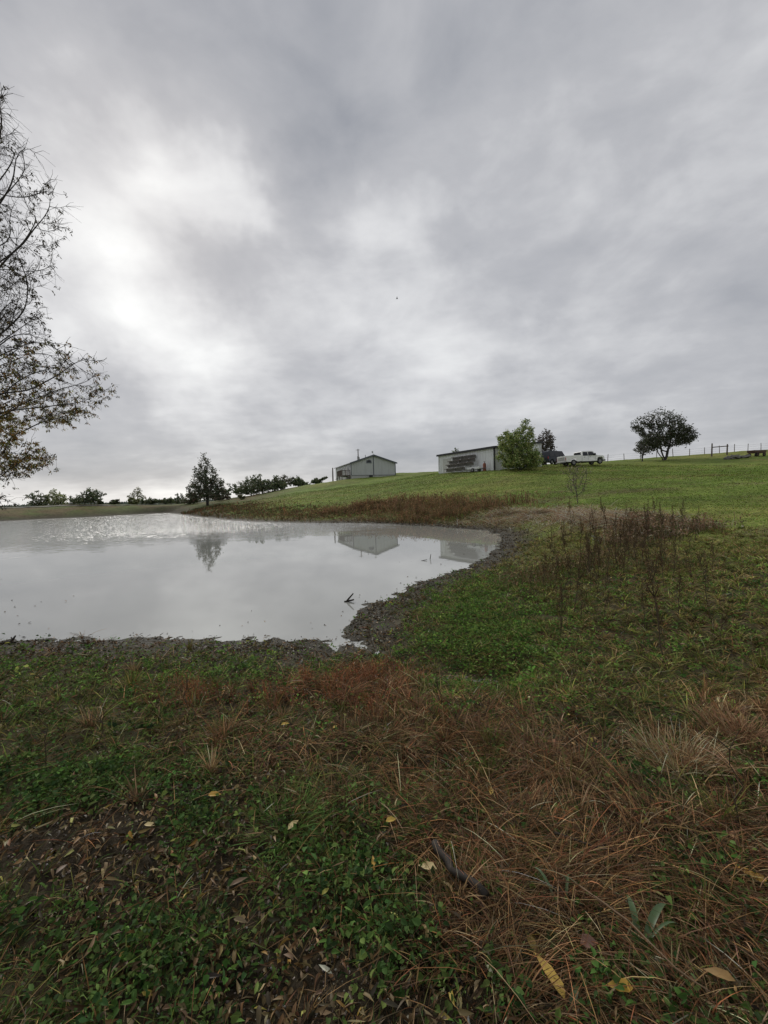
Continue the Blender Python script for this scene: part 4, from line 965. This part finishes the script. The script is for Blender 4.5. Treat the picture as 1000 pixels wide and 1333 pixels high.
# red propane cylinder at the corner
o_ = local(yaw, (B0[0], B0[1], zb), 10.6, -.75, 0)
pc = empty('gas_cylinder', (o_[0], o_[1], gz(o_[0], o_[1]))); tag(pc, 'small rusty red cylinder standing by the black corner of the shed', 'cylinder')
b = MB(); b.tube([(0, 0, 0), (0, 0, .08), (0, 0, .95), (0, 0, 1.1), (0, 0, 1.16)], [.2, .22, .22, .15, .07], 14); b.build('body', M_red, pc, smooth=True)
b = MB(); b.tube([(0, 0, 1.16), (0, 0, 1.32)], .04, 8); b.tube([(-.12, 0, 1.32), (.12, 0, 1.32)], .03, 6); b.build('valve', M_rust, pc)

# ------------------------------------------------------------------ pickup truck
RW = pt(746, 606, 58.0); th_ = R(12)
tk = empty('pickup_truck', (RW[0] - .0, RW[1] + 1.0, gz(RW[0] + 1.9, RW[1] + 1)), th_)
tk.rotation_euler = (0, R(-2.2), th_); tk.location.z = gz(RW[0], RW[1] + 1) + .02
tag(tk, 'white crew cab pickup truck parked on the crest right of the bushy tree', 'pickup truck')
# x forward from the rear axle, y to the left of the truck, z up
W2 = 1.0
def cabin(x, z): return max(0.0, (z - 1.22) * .26)
b = MB()
b.prism([(-1.25, .55), (-1.25, 1.40), (1.22, 1.40), (1.22, .55), (.50, .50), (.46, .78), (.28, .98), (-.28, .98), (-.46, .78), (-.50, .50)], -W2, -W2 + .09)
b.prism([(-1.25, .55), (-1.25, 1.40), (1.22, 1.40), (1.22, .55), (.50, .50), (.46, .78), (.28, .98), (-.28, .98), (-.46, .78), (-.50, .50)], W2 - .09, W2)
b.box(-1.22, 1.20, -W2 + .092, W2 - .092, .62, .72); b.box(1.12, 1.22, -W2 + .093, W2 - .093, .721, 1.30)
bed = b.build('bed', M_whitedirt, tk, .02)
b = MB(); b.box(-1.31, -1.252, -W2 + .06, W2 - .06, .60, 1.38); tg = b.build('tailgate', M_whitedirt, tk, .015)
b = MB(); b.box(-1.325, -1.312, -.75, .75, .74, 1.22); b.build('panel', M_skirt, tg)
b = MB(); b.box(-1.335, -1.326, -.12, .12, 1.13, 1.18); b.build('handle', M_black, tg)
b = MB(); b.box(-1.52, -1.33, -W2, W2, .42, .60); b.build('bumper', M_steel, tk, .03)
for s_ in (-1, 1):
    b = MB(); b.box(-1.33, -1.254, s_ * (W2 - .03) - .028, s_ * (W2 - .03) + .028, .74, 1.14); b.build('taillight', M_tail, tk)
b = MB(); b.prism([(1.26, .50), (1.26, 1.22), (1.34, 1.88), (1.55, 1.93), (2.95, 1.93), (3.12, 1.90), (3.72, 1.28), (4.62, 1.20), (4.84, 1.10), (4.92, .62), (4.68, .52), (4.66, .78), (4.46, .99), (3.94, .99), (3.74, .78), (3.70, .46)], -W2, W2, cabin)
cabo = b.build('cab', M_whitedirt, tk, .03)
def sidewin(xs_, name='window'):
    for s_ in (-1, 1):
        vs = [(x, s_ * (W2 - cabin(x, z) + .006), z) for x, z in xs_]; vs2 = [(x, s_ * (W2 - cabin(x, z) - .02), z) for x, z in xs_]; n_ = len(vs)
        b_ = MB(); b_.add(vs + vs2, [tuple(range(n_)), tuple(range(2 * n_ - 1, n_ - 1, -1))] + [(i, (i + 1) % n_, (i + 1) % n_ + n_, i + n_) for i in range(n_)]); b_.build(name, M_glass, tk)
sidewin([(1.46, 1.28), (2.22, 1.28), (2.22, 1.80), (1.52, 1.80)]); sidewin([(2.34, 1.28), (3.45, 1.28), (3.04, 1.80), (2.34, 1.80)])
b = MB(); b.add([(1.262 + (z - 1.22) * .121 - .012, y * (1 - .26 * (z - 1.22)), z) for z, y in [(1.32, -.82), (1.32, .82), (1.80, .80), (1.80, -.80)]], [(0, 1, 2, 3)]); b.build('rear_window', M_glass, tk)
b = MB(); b.add([(3.66, -.86, 1.36), (3.66, .86, 1.36), (3.17, .74, 1.87), (3.17, -.74, 1.87)], [(0, 1, 2, 3)]); b.build('windshield', M_glass, tk)
for s_ in (-1, 1):
    b = MB(); b.box(3.25, 3.36, s_ * 1.10 - .10, s_ * 1.10 + .10, 1.26, 1.56); b.build('mirror', M_black, tk, .02)
    for x in (1.62, 2.48):
        b = MB(); b.box(x, x + .16, s_ * 1.012 - .012, s_ * 1.012 + .012, 1.06, 1.10); b.build('door_handle', M_black, tk)
    for x in (1.30, 2.28, 3.42):
        b = MB(); b.box(x - .008, x + .008, s_ * 1.0015 - .0015, s_ * 1.0015 + .0015, .58, 1.24); b.build('door_seam', M_black, tk)
    b = MB(); b.tube([(1.5, s_ * .98, .40), (3.5, s_ * .98, .40)], .05, 8); b.build('running_board', M_black, tk)
    b = MB(); b.box(4.80, 4.90, s_ * .74 - .17, s_ * .74 + .17, .82, 1.05); b.build('headlight', M_glass, tk)
    for x in (0, 4.2): wheel(tk, x, s_ * (W2 - .15), .41, .26)
b = MB(); b.box(4.90, 5.06, -W2, W2, .40, .64); b.build('bumper', M_steel, tk, .03)
b = MB(); b.box(4.88, 4.94, -.52, .52, .68, 1.06); b.build('grille', M_steel, tk)
b = MB(); b.box(-1.2, 4.6, -.45, .45, .36, .5); b.build('chassis', M_black, tk)

# dark vehicle behind the tree
sp = pt(712, 606, 67)
sv = empty('dark_van', (sp[0] + 1.1, sp[1], gz(sp[0], sp[1])), R(30)); tag(sv, 'dark blue black van parked between the shed and the white pickup', 'van')
b = MB(); b.prism([(-2.3, .4), (-2.35, 1.0), (-2.2, 2.0), (-2.0, 2.15), (1.1, 2.15), (1.7, 1.35), (2.35, 1.15), (2.5, .85), (2.5, .42), (1.95, .40), (1.9, .62), (1.65, .78), (1.35, .78), (1.1, .62), (1.05, .38), (-1.05, .38), (-1.1, .62), (-1.35, .78), (-1.65, .78), (-1.9, .62), (-1.95, .40)], -.92, .92, lambda x, z: max(0, z - 1.1) * .14)
b.build('body', M_dark, sv, .04)
for s_ in (-1, 1):
    for xs_ in ([(-2.0, 1.25), (-.9, 1.25), (-.9, 1.95), (-1.9, 1.95)], [(-.75, 1.25), (.2, 1.25), (.2, 1.95), (-.75, 1.95)], [(.32, 1.25), (1.5, 1.25), (1.05, 1.95), (.32, 1.95)]):
        b = MB(); b.add([(x, s_ * (.926 - (z - 1.1) * .14), z) for x, z in xs_], [(0, 1, 2, 3)]); b.build('window', M_glass, sv)
    for x in (-1.5, 1.5): wheel(sv, x, s_ * .8, .36, .22)
b = MB(); b.add([(-2.345 + (z - 1.0) * .15, y, z) for z, y in [(1.2, -.75), (1.2, .75), (1.9, .68), (1.9, -.68)]], [(0, 1, 2, 3)]); b.build('rear_window', M_glass, sv)
for s_ in (-1, 1):
    b = MB(); b.box(-2.37, -2.30, s_ * .82 - .07, s_ * .82 + .07, .85, 1.2); b.build('taillight', M_tail, sv)

# ------------------------------------------------------------------ fence along the crest, gate frame, rubble
fence_line = [pt(u, v, D)[:2] for u, v, D in [(770, 600, 84), (830, 598, 84), (900, 593, 84), (960, 589, 85), (1040, 583, 88)]]
cum = [0]
for a_, b_ in zip(fence_line, fence_line[1:]): cum.append(cum[-1] + float(np.hypot(*(b_ - a_))))
def fl(s__):
    return np.array([np.interp(s__, cum, [p_[0] for p_ in fence_line]), np.interp(s__, cum, [p_[1] for p_ in fence_line])])
fr = empty('wire_fence', (*fl(0), gz(*fl(0)))); tag(fr, 'thin post and wire fence running along the crest of the hill', 'fence')
org = Vector(fr.location); postb = None
nposts = 15
for i in range(nposts):
    p_ = fl(cum[-1] * i / (nposts - 1)); z0 = gz(*p_)
    if postb is None:
        b = MB(); b.tube([(0, 0, -.4), (.02, 0, .8), (0, .01, 1.5)], [.065, .06, .055], 6); po = b.build('post', M_wood, fr); postb = po
    else:
        po = postb.copy(); C.objects.link(po); po.parent = fr
    po.location = Vector((p_[0], p_[1], z0)) - org; po.scale.z = random.uniform(.9, 1.15); po.rotation_euler = (random.uniform(-.05, .05), random.uniform(-.05, .05), random.uniform(0, 6))
for hgt in (.45, .85, 1.25):
    b = MB(); b.tube([Vector((*fl(cum[-1] * i / (nposts - 1)), gz(*fl(cum[-1] * i / (nposts - 1))) + hgt)) - org for i in range(nposts)], .012, 4); b.build('wire', M_steel, fr)

g1 = pt(926.5, 592, 74); g2 = pt(947, 591, 74)
gf = empty('gate_frame', (g1[0], g1[1], gz(g1[0], g1[1]))); tag(gf, 'dark wooden gate frame of two leaning posts and a crossbar on the crest', 'gate frame')
dx = g2[0] - g1[0]
b = MB(); b.tube([(0, 0, -.4), (.08, 0, 2.3)], [.13, .10], 8); b.build('post', M_wood, gf)
b = MB(); b.tube([(dx - .1, 0, -.4), (dx, 0, 2.1)], [.13, .10], 8); b.build('post', M_wood, gf)
b = MB(); b.tube([(0, -.1, 1.6), (dx + .1, -.1, 1.75)], .08, 8); b.build('crossbar', M_wood, gf)

def heap(name, u, v, D, sx_, sy_, sz_, n_, mat, label, cat, seed):
    rg_ = random.Random(seed); p_ = pt(u, v, D); x, y = p_[0], p_[1]; r0 = empty(name, (x, y, gz(x, y))); tag(r0, label, cat)
    for k in range(n_):
        b_ = MB(); s1 = rg_.uniform(.35, .8); px_, py_ = rg_.uniform(-sx_, sx_), rg_.uniform(-sy_, sy_); h0 = sz_ * (1 - abs(px_) / sx_ * .6) * rg_.uniform(.3, 1)
        b_.box(-s1, s1, -s1 * .6, s1 * .6, -.16, .16)
        o2 = b_.build('slab', mat, r0, .03); o2.location = (px_, py_, h0 * .6); o2.rotation_euler = (rg_.uniform(-.4, .4), rg_.uniform(-.35, .35), rg_.uniform(0, 3))
    return r0
heap('rubble_heap', 958, 592, 66, 1.3, .6, .5, 14, M_conc, 'low grey heap of broken slabs right of the gate frame', 'rubble heap', 3)
# dark low cart at the far right
c_ = pt(985, 591, 66); ct = empty('farm_cart', (c_[0], c_[1], gz(c_[0], c_[1])), R(8)); tag(ct, 'dark old low farm cart on the crest at the far right', 'cart')
b = MB(); b.prism([(-1.0, .55), (1.0, .5), (1.15, .95), (-1.15, .95)], -.6, .6); b.build('box', M_rust, ct, .02)
b = MB(); b.tube([(-1.0, 0, .55), (-2.0, 0, .25)], .05, 6); b.build('drawbar', M_rust, ct)
for x in (-.55, .65):
    for s_ in (-1, 1): wheel(ct, x, s_ * .62, .27, .14, rimcol=M_rust)

# pale track along the dam
tp = []
for u, v, D in [(-60, 662.5, 68), (0, 661.8, 68), (60, 660.8, 69), (120, 659.3, 72), (180, 657.8, 78), (232, 656, 86)]:
    p_ = pt(u, v, D); tp.append((p_[0], p_[1]))
tb = MB(); prev = None; pts_ = []
for a_, b_ in zip(tp, tp[1:]):
    for k in range(10): pts_.append((a_[0] + (b_[0] - a_[0]) * k / 10, a_[1] + (b_[1] - a_[1]) * k / 10))
for i, (x, y) in enumerate(pts_):
    for s_ in (-.9, 0, .9): tb.v.append((x - s_ * .15, y + s_, gz(x, y + s_) + .05))
for i in range(len(pts_) - 1):
    for k in range(2): tb.f.append((i * 3 + k, (i + 1) * 3 + k, (i + 1) * 3 + k + 1, i * 3 + k + 1))
tag(tb.build('dirt_track', flatmat('track', (0.13, 0.12, 0.095), .9, noise=.4, scale=1)), 'pale dirt track along the top of the dam', 'track', kind='structure')

# ------------------------------------------------------------------ tall dead weeds on the bank, each a thing
def weed_variant(seed):
    rg_ = random.Random(seed); st_ = MB(); hd = []
    pts = [(0, 0, -.03)]; x = y = 0
    for k in range(1, 8): x += rg_.uniform(-.03, .03); y += rg_.uniform(-.03, .03); pts.append((x, y, k / 7))
    st_.tube(pts, [.009 - .0009 * k for k in range(8)], 5)
    ends = [(pts[-1], .30)]
    for k in range(rg_.randint(5, 8)):
        t_ = rg_.uniform(.4, .85); i = int(t_ * 7); p_ = Vector(pts[i]); a_ = rg_.uniform(0, 6.28); L_ = rg_.uniform(.10, .22)
        e_ = p_ + Vector((math.cos(a_) * L_ * .5, math.sin(a_) * L_ * .5, L_)); st_.tube([p_, (p_ + e_) / 2 + Vector((math.cos(a_) * .02, math.sin(a_) * .02, 0)), e_], [.006, .005, .003], 4); ends.append((tuple(e_), .14))
    n_ = 0; Ps = []
    for e_, l_ in ends:
        for _ in range(int(100 * l_ / .3)):
            q_ = Vector(e_) - Vector((0, 0, rg_.uniform(-.02, l_))); Ps.append((q_.x + rg_.gauss(0, .011), q_.y + rg_.gauss(0, .011), q_.z))
    for _ in range(26):
        i = rg_.randint(1, 5); q_ = pts[i]; Ps.append((q_[0] + rg_.gauss(0, .04), q_[1] + rg_.gauss(0, .04), q_[2] + rg_.gauss(0, .03)))
    return st_, np.array(Ps)
variants = []
for s_ in range(5):
    st_, Ps = weed_variant(s_); n = len(Ps); c = pick([(0.062, 0.042, 0.020), (0.04, 0.028, 0.015), (0.088, 0.060, 0.028)], n, .3, 1.45)
    Vn, Qn, Tn, Cn = leafs(Ps, rnd_dirs(n, -.6, .8), rnd_dirs(n), rng.uniform(.014, .03, n), .011, c)
    variants.append((st_, mesh_np('seed_head', Vn, tri=Tn, col=Cn)))
M_stalk = flatmat('dead_stalk', (0.062, 0.043, 0.024), .8, noise=.3)
protos = []
spots = [(866, 862, 128), (748, 800, 70), (770, 775, 60), (790, 760, 62), (762, 750, 55), (741, 742, 48), (725, 768, 42), (706, 770, 40), (812, 750, 60), (830, 742, 58), (846, 730, 60), (860, 722, 58), (882, 800, 60), (876, 752, 50),
         (720, 745, 50), (735, 725, 40), (755, 722, 42), (775, 718, 44), (798, 726, 50), (822, 712, 48), (838, 705, 46), (780, 740, 46), (803, 742, 46), (818, 730, 46), (856, 700, 45), (872, 712, 45), (890, 700, 42), (905, 706, 42),
         (852, 780, 50), (900, 770, 40), (690, 775, 34), (712, 755, 36), (743, 705, 34), (768, 700, 36), (790, 700, 38), (865, 770, 56), (742, 770, 44), (757, 782, 40)]
# thicker cluster
rs_ = random.Random(5)
spots += [(rs_.gauss(800, 60), rs_.uniform(760, 850), rs_.uniform(34, 60)) for _ in range(14)]
spots += [(rs_.gauss(800, 45), rs_.gauss(732, 16), rs_.uniform(26, 46)) for _ in range(26)]
for i, (u, v, hp) in enumerate(spots):
    g = ground(u, v, Dmin=2.5); hgt = 1.18 * hp * g.y / F; k = i % 5
    if k >= len(protos):
        r0 = empty('dead_weed', g); stm, hm = variants[k]
        stm.build('stem', M_stalk, r0); link_mesh('seed_head', hm, M_blade, r0); protos.append(r0)
    else:
        src = protos[k]; r0 = src.copy(); C.objects.link(r0); r0.location = g
        for ch in list(src.children): cc = ch.copy(); C.objects.link(cc); cc.parent = r0
    r0.scale = (hgt * .6 + .12, hgt * .6 + .12, hgt); r0.rotation_euler = (rs_.uniform(-.12, .12), rs_.uniform(-.12, .12), rs_.uniform(0, 6.28))
    tag(r0, 'dark brown dead weed with seed heads in the cluster on the right bank', 'dead weed', 'dead weeds clustered on the right bank')
protos[0]['label'] = 'tallest dark dead weed, standing alone nearest the camera on the right bank'
r0 = protos[0]; 

# twiggy dead stems left foreground and mid right
def dead_stem(u, v, hp, label, seed, seg=6):
    g = ground(u, v); rg_ = random.Random(seed); hgt = hp * g.y / F; b_ = MB(); pts = [(0, 0, -.02)]; x = y = 0
    for k in range(1, seg + 1): x += rg_.uniform(-.08, .08) * hgt; y += rg_.uniform(-.08, .08) * hgt; pts.append((x, y, hgt * k / seg))
    b_.tube(pts, [.004 - .0004 * k for k in range(seg + 1)], 5)
    for k in range(5):
        i = rg_.randint(1, seg - 1); p_ = Vector(pts[i]); a_ = rg_.uniform(0, 6.28); L_ = hgt * rg_.uniform(.2, .4)
        b_.tube([p_, p_ + Vector((math.cos(a_) * L_ * .7, math.sin(a_) * L_ * .7, L_ * .6))], [.0025, .0012], 4)
    o = b_.build('dead_plant', M_stalk); o.location = g; tag(o, label, 'dead plant'); return o
dead_stem(62, 1010, 95, 'thin forked dead stem in the green grass at the left', 1)
dead_stem(130, 990, 75, 'bent dead stem next to the left green grass patch', 2)
dead_stem(968, 1090, 150, 'thin upright dark stem beside the tan tuft at right', 3)
dead_stem(250, 930, 55, 'short dead stem above the brown tangle left of centre', 4)
dead_stem(573, 925, 60, 'reddish dead stem rising above the green weeds at centre', 6)

# ------------------------------------------------------------------ tan tufts, green tufts, broad-leaved plants
def tuft(name, u, v, rad, n, hmin, hmax, cols, label, cat, lean=.5, wd=.004, droop=.25, seg=5):
    g = ground(u, v); a_ = rng.uniform(0, 6.28, n); rr_ = rng.uniform(0, 1, n) ** .6 * rad
    x, y = g.x + rr_ * np.cos(a_), g.y + rr_ * np.sin(a_); P = np.stack([x, y, H(x, y)], 1) - np.array(g)
    out_ = rr_ / rad
    prt = blades(P, rng.uniform(hmin, hmax, n), np.full(n, wd) * rng.uniform(.6, 1.3, n), a_ + rng.normal(0, .6, n), lean * (0.15 + out_) * rng.uniform(.4, 1.4, n), rng.uniform(0, lean, n), pick(cols, n, .22), seg, droop)
    o = stuff_obj(name, [prt], M_blade, label, cat); o.location = g; return o
tuft('dry_grass_tuft', 880, 1000, .20, 620, .10, .26, [(.20, .135, .07), (.15, .095, .05), (.11, .065, .035), (.26, .19, .11)], 'tan dry grass tuft in the brown tangle right of centre', 'grass tuft', .55)
tuft('dry_grass_tuft', 962, 962, .18, 520, .10, .24, [(.14, .08, .045), (.11, .06, .035), (.19, .12, .065)], 'brownish orange dry grass tuft at the right edge', 'grass tuft', .55)
tuft('dry_grass_tuft', 715, 1000, .16, 160, .10, .24, [(.16, .10, .055), (.09, .05, .03)], 'small straw coloured tuft left of the bigger tan tuft', 'grass tuft', 1.1)
tuft('green_grass_tuft', 372, 1085, .15, 300, .07, .17, [(.055, .095, .022), (.045, .08, .02), (.08, .12, .03)], 'bright green grass tuft beside the pale pointed leaf', 'grass tuft', .8, .0035)
tuft('green_grass_tuft', 262, 1215, .07, 90, .04, .09, [(.055, .09, .022), (.07, .10, .03)], 'small green grass tuft in the lower left foreground', 'grass tuft', .8, .003)
def broad_plant(u, v, leaves, label):
    g = ground(u, v); r0 = empty('broad_leaf_plant', g); tag(r0, label, 'plant')
    for (az, L_, W_, lift) in leaves:
        b_ = MB(); n_ = 7
        for k in range(n_ + 1):
            t_ = k / n_; w_ = W_ * math.sin(math.pi * min(1, t_ * .93 + .07)) ** .8 * .5; z_ = L_ * (lift * t_ - lift * .75 * t_ * t_); rx = L_ * t_ * .85
            cx, cy = math.cos(az) * rx, math.sin(az) * rx; sx_, sy_ = -math.sin(az), math.cos(az)
            b_.v += [(cx - sx_ * w_, cy - sy_ * w_, z_ + w_ * .4), (cx, cy, z_), (cx + sx_ * w_, cy + sy_ * w_, z_ + w_ * .4)]
        for k in range(n_): b_.f += [(k * 3, k * 3 + 1, k * 3 + 4, k * 3 + 3), (k * 3 + 1, k * 3 + 2, k * 3 + 5, k * 3 + 4)]
        b_.build('leaf', M_broad, r0, smooth=True)
    return r0
M_broad = flatmat('broad_leaf', (0.06, 0.10, 0.035), .45, noise=.25, scale=15)
broad_plant(835, 1245, [(R(35), .24, .026, 1.1), (R(75), .20, .022, 1.2), (R(-60), .14, .026, .7), (R(15), .2, .010, 1.3), (R(150), .15, .02, .9)], 'plant with long grey green leaves in the dark lower right foreground')
broad_plant(742, 1330, [(R(50), .11, .022, 1.2), (R(130), .08, .016, 1.1)], 'single broad green leaf shoot at the bottom edge right of centre')
broad_plant(735, 1215, [(R(110), .22, .012, 1.8), (R(60), .2, .010, 1.8), (R(170), .18, .012, 1.2)], 'narrow leaved green shoot left of the long leaved plant')

# ------------------------------------------------------------------ fallen leaves that stand out
M_fl = colmat('fallen_leaf', .5, .35, .1, 60, .35)
def fallen(u, v, px_len, wr, az, col_, label, tilt=.15):
    g = ground(u, v); dist = float(np.linalg.norm(np.array(g) - CAM)); L_ = px_len * dist / F * .72
    d = np.array([[math.cos(az), math.sin(az), tilt]]); nrm = np.array([[.1, -.35, 1.]])
    Vn, Qn, Tn, Cn = leafs(np.array([[0, 0, .0]]) - d * L_ / 2, d, nrm, L_, L_ * wr, np.array([col_]), 0.18, True, .32)
    o = link_mesh('fallen_leaf', mesh_np('fallen_leaf', Vn, tri=Tn, quad=Qn, col=Cn, smooth=False), M_fl); o.location = g + Vector((0, 0, .075)); tag(o, label, 'leaf')
Y1 = (.62, .42, .09); Y2 = (.52, .31, .05); Y3 = (.70, .55, .27)
fallen(557, 1148, 26, .45, R(160), Y3, 'pale yellow leaf lying just left of the dark fallen branch')
fallen(640, 1045, 20, .4, R(70), Y1, 'bright yellow leaf on the rust brown grass right of centre')
fallen(510, 1085, 17, .5, R(20), Y1, 'yellow leaf on dark ground between the green tuft and the branch')
fallen(383, 1090, 24, .35, R(60), Y3, 'pale pointed leaf standing against the bright green tuft')
fallen(280, 1050, 17, .5, R(10), Y2, 'orange yellow leaf in the dark green weeds left of centre')
fallen(975, 1157, 30, .32, R(125), Y2, 'narrow yellow leaf at the right edge of the brown tangle', .4)
fallen(991, 1163, 18, .6, R(40), Y2, 'broad orange leaf touching the right edge')
fallen(716, 1290, 48, .28, R(115), Y1, 'long yellow leaf near the bottom below the narrow leaved shoot', .5)
fallen(693, 1250, 36, .3, R(100), (.25, .18, .04), 'dull yellow green leaf above the long yellow leaf', .5)
fallen(808, 1311, 26, .5, R(170), Y2, 'small orange leaf at the bottom below the long leaved plant')
fallen(768, 1252, 22, .7, R(0), (.24, .13, .09), 'pinkish tan leaf left of the long leaved plant')
fallen(372, 954, 14, .4, R(30), Y1, 'yellow leaf on the brown grass near the rusty patch')
fallen(437, 958, 11, .4, R(60), Y1, 'small yellow leaf right beside the rusty patch')
fallen(197, 1091, 17, .35, R(0), Y3, 'pale tan leaf at the edge of the left bare patch')
fallen(82, 1150, 15, .4, R(80), (.16, .10, .06), 'brown curled leaf on the left bare patch')
fallen(937, 1295, 26, .4, R(150), (.28, .17, .06), 'dull tan leaf low in the right corner')
fallen(487, 1142, 22, .3, R(95), Y2, 'narrow ochre leaf left of the pale yellow leaf', .4)
fallen(425, 1182, 14, .4, R(50), (.3, .28, .05), 'small yellow green leaf above the bare soil patch')
fallen(312, 1168, 24, .25, R(35), (.18, .12, .07), 'slender tan leaf above the small green tuft')

# ------------------------------------------------------------------ sticks
def stick(name, pxs, rad, mat, label, cat, zoff=.03, taper=.5, fork=None, water=False):
    pts = []
    for (u, v) in pxs:
        g = Vector((*on_water(u, v), 0)) if water else ground(u, v); g.z += zoff; pts.append(g)
    o0 = pts[0].copy(); P_ = [p_ - o0 for p_ in pts]
    Q_ = []
    for a_, b2 in zip(P_, P_[1:]):
        for k in range(4): Q_.append(a_.lerp(b2, k / 4) + Vector((random.gauss(0, rad * .25), random.gauss(0, rad * .25), random.gauss(0, rad * .2))))
    Q_.append(P_[-1]); b_ = MB(); n_ = len(Q_)
    b_.tube(Q_, [rad * (1 - (1 - taper) * k / (n_ - 1)) * random.uniform(.88, 1.12) for k in range(n_)], 9)
    if fork: b_.tube([Vector(f_) for f_ in fork], [rad * .8, rad * .4], 7)
    o = b_.build(name, mat, smooth=True); o.location = o0; tag(o, label, cat); return o
M_log = flatmat('old_branch', (0.026, 0.020, 0.014), .75, noise=.5, scale=40)
stick('fallen_branch', [(566, 1122), (590, 1158), (634, 1196)], .019, M_log, 'thick dark fallen branch in the foreground below centre', 'branch', .095, .75)
stick('twig', [(722, 1108), (760, 1122), (800, 1134)], .006, M_log, 'thin dark twig lying on the rust brown grass', 'twig', .09)
stick('dry_stalk', [(755, 1185), (820, 1235), (880, 1300), (925, 1332)], .0035, flatmat('pale_stalk', (.17, .11, .06), .7, noise=.3), 'long pale dry stalk crossing the lower right foreground', 'stalk', .10)
stick('twig', [(118, 1100), (170, 1096)], .004, flatmat('brown_twig', (.08, .05, .035), .8), 'short brown twig on the left bare patch', 'twig', .03)
# V-shaped stick in the pond
w0 = on_water(449, 783.5); D_ = w0[1]
b = MB(); q1 = Vector(pt(460, 772.5, D_)) - Vector((w0[0], w0[1], 0)); q2 = Vector(pt(461, 780.5, D_ )) - Vector((w0[0], w0[1], 0))
b.tube([(0, 0, -.03), q1 * .5 + Vector((.01, 0, 0)), q1], [.018, .017, .012], 7); b.tube([(-.01, 0, .0), q2 * .5, q2], [.02, .018, .014], 7)
o = b.build('forked_stick', M_log, smooth=True); o.location = (w0[0], w0[1], 0.0); tag(o, 'dark forked stick poking out of the calm water', 'stick')
for (u1, v1, u2, v2, lb) in [(535, 731, 545, 733, 'short sunken stick left of the two sticks under the shed reflection'), (548, 730, 556, 729, 'thin stick lying in the water under the shed reflection'), (560, 728, 561, 722, 'small upright stick in the water near the right shore')]:
    a_ = on_water(u1, v1); e_ = Vector(pt(u2, v2, a_[1])); b = MB(); b.tube([(0, 0, -.02), (e_ - Vector((a_[0], a_[1], 0)))], [.012, .009], 6); o = b.build('stick', M_log); o.location = (a_[0], a_[1], .012); tag(o, lb, 'stick')
# snag at the left waterline
g = ground(10, 838); b = MB()
b.tube([(0, 0, -.02), (.06, .02, .05), (.10, .03, .11)], [.022, .018, .01], 7); b.tube([(-.12, 0, .01), (0, 0, .02), (.12, .01, .015)], [.012, .02, .012], 7); b.tube([(.06, .02, .05), (.03, .03, .09)], [.012, .006], 6)
o = b.build('driftwood', M_log, smooth=True); o.location = g; tag(o, 'dark driftwood snag at the left end of the waterline', 'driftwood')

# tiny bird
p_ = pt(517, 389, 60); b = MB()
b.tube([(-.16, 0, 0), (-.08, 0, .02), (.05, 0, .02), (.14, 0, 0)], [.01, .05, .05, .015], 8); b.add([(-.05, 0, .03), (.07, 0, .03), (.02, .32, .14), (-.06, .30, .14)], [(0, 1, 2, 3)]); b.add([(-.05, 0, .03), (.07, 0, .03), (.02, -.32, .14), (-.06, -.30, .14)], [(3, 2, 1, 0)])
o = b.build('bird', M_black); o.location = p_; tag(o, 'tiny dark bird flying high in the cloudy sky', 'bird')
print('verts', sum(len(m_.vertices) for m_ in bpy.data.meshes))
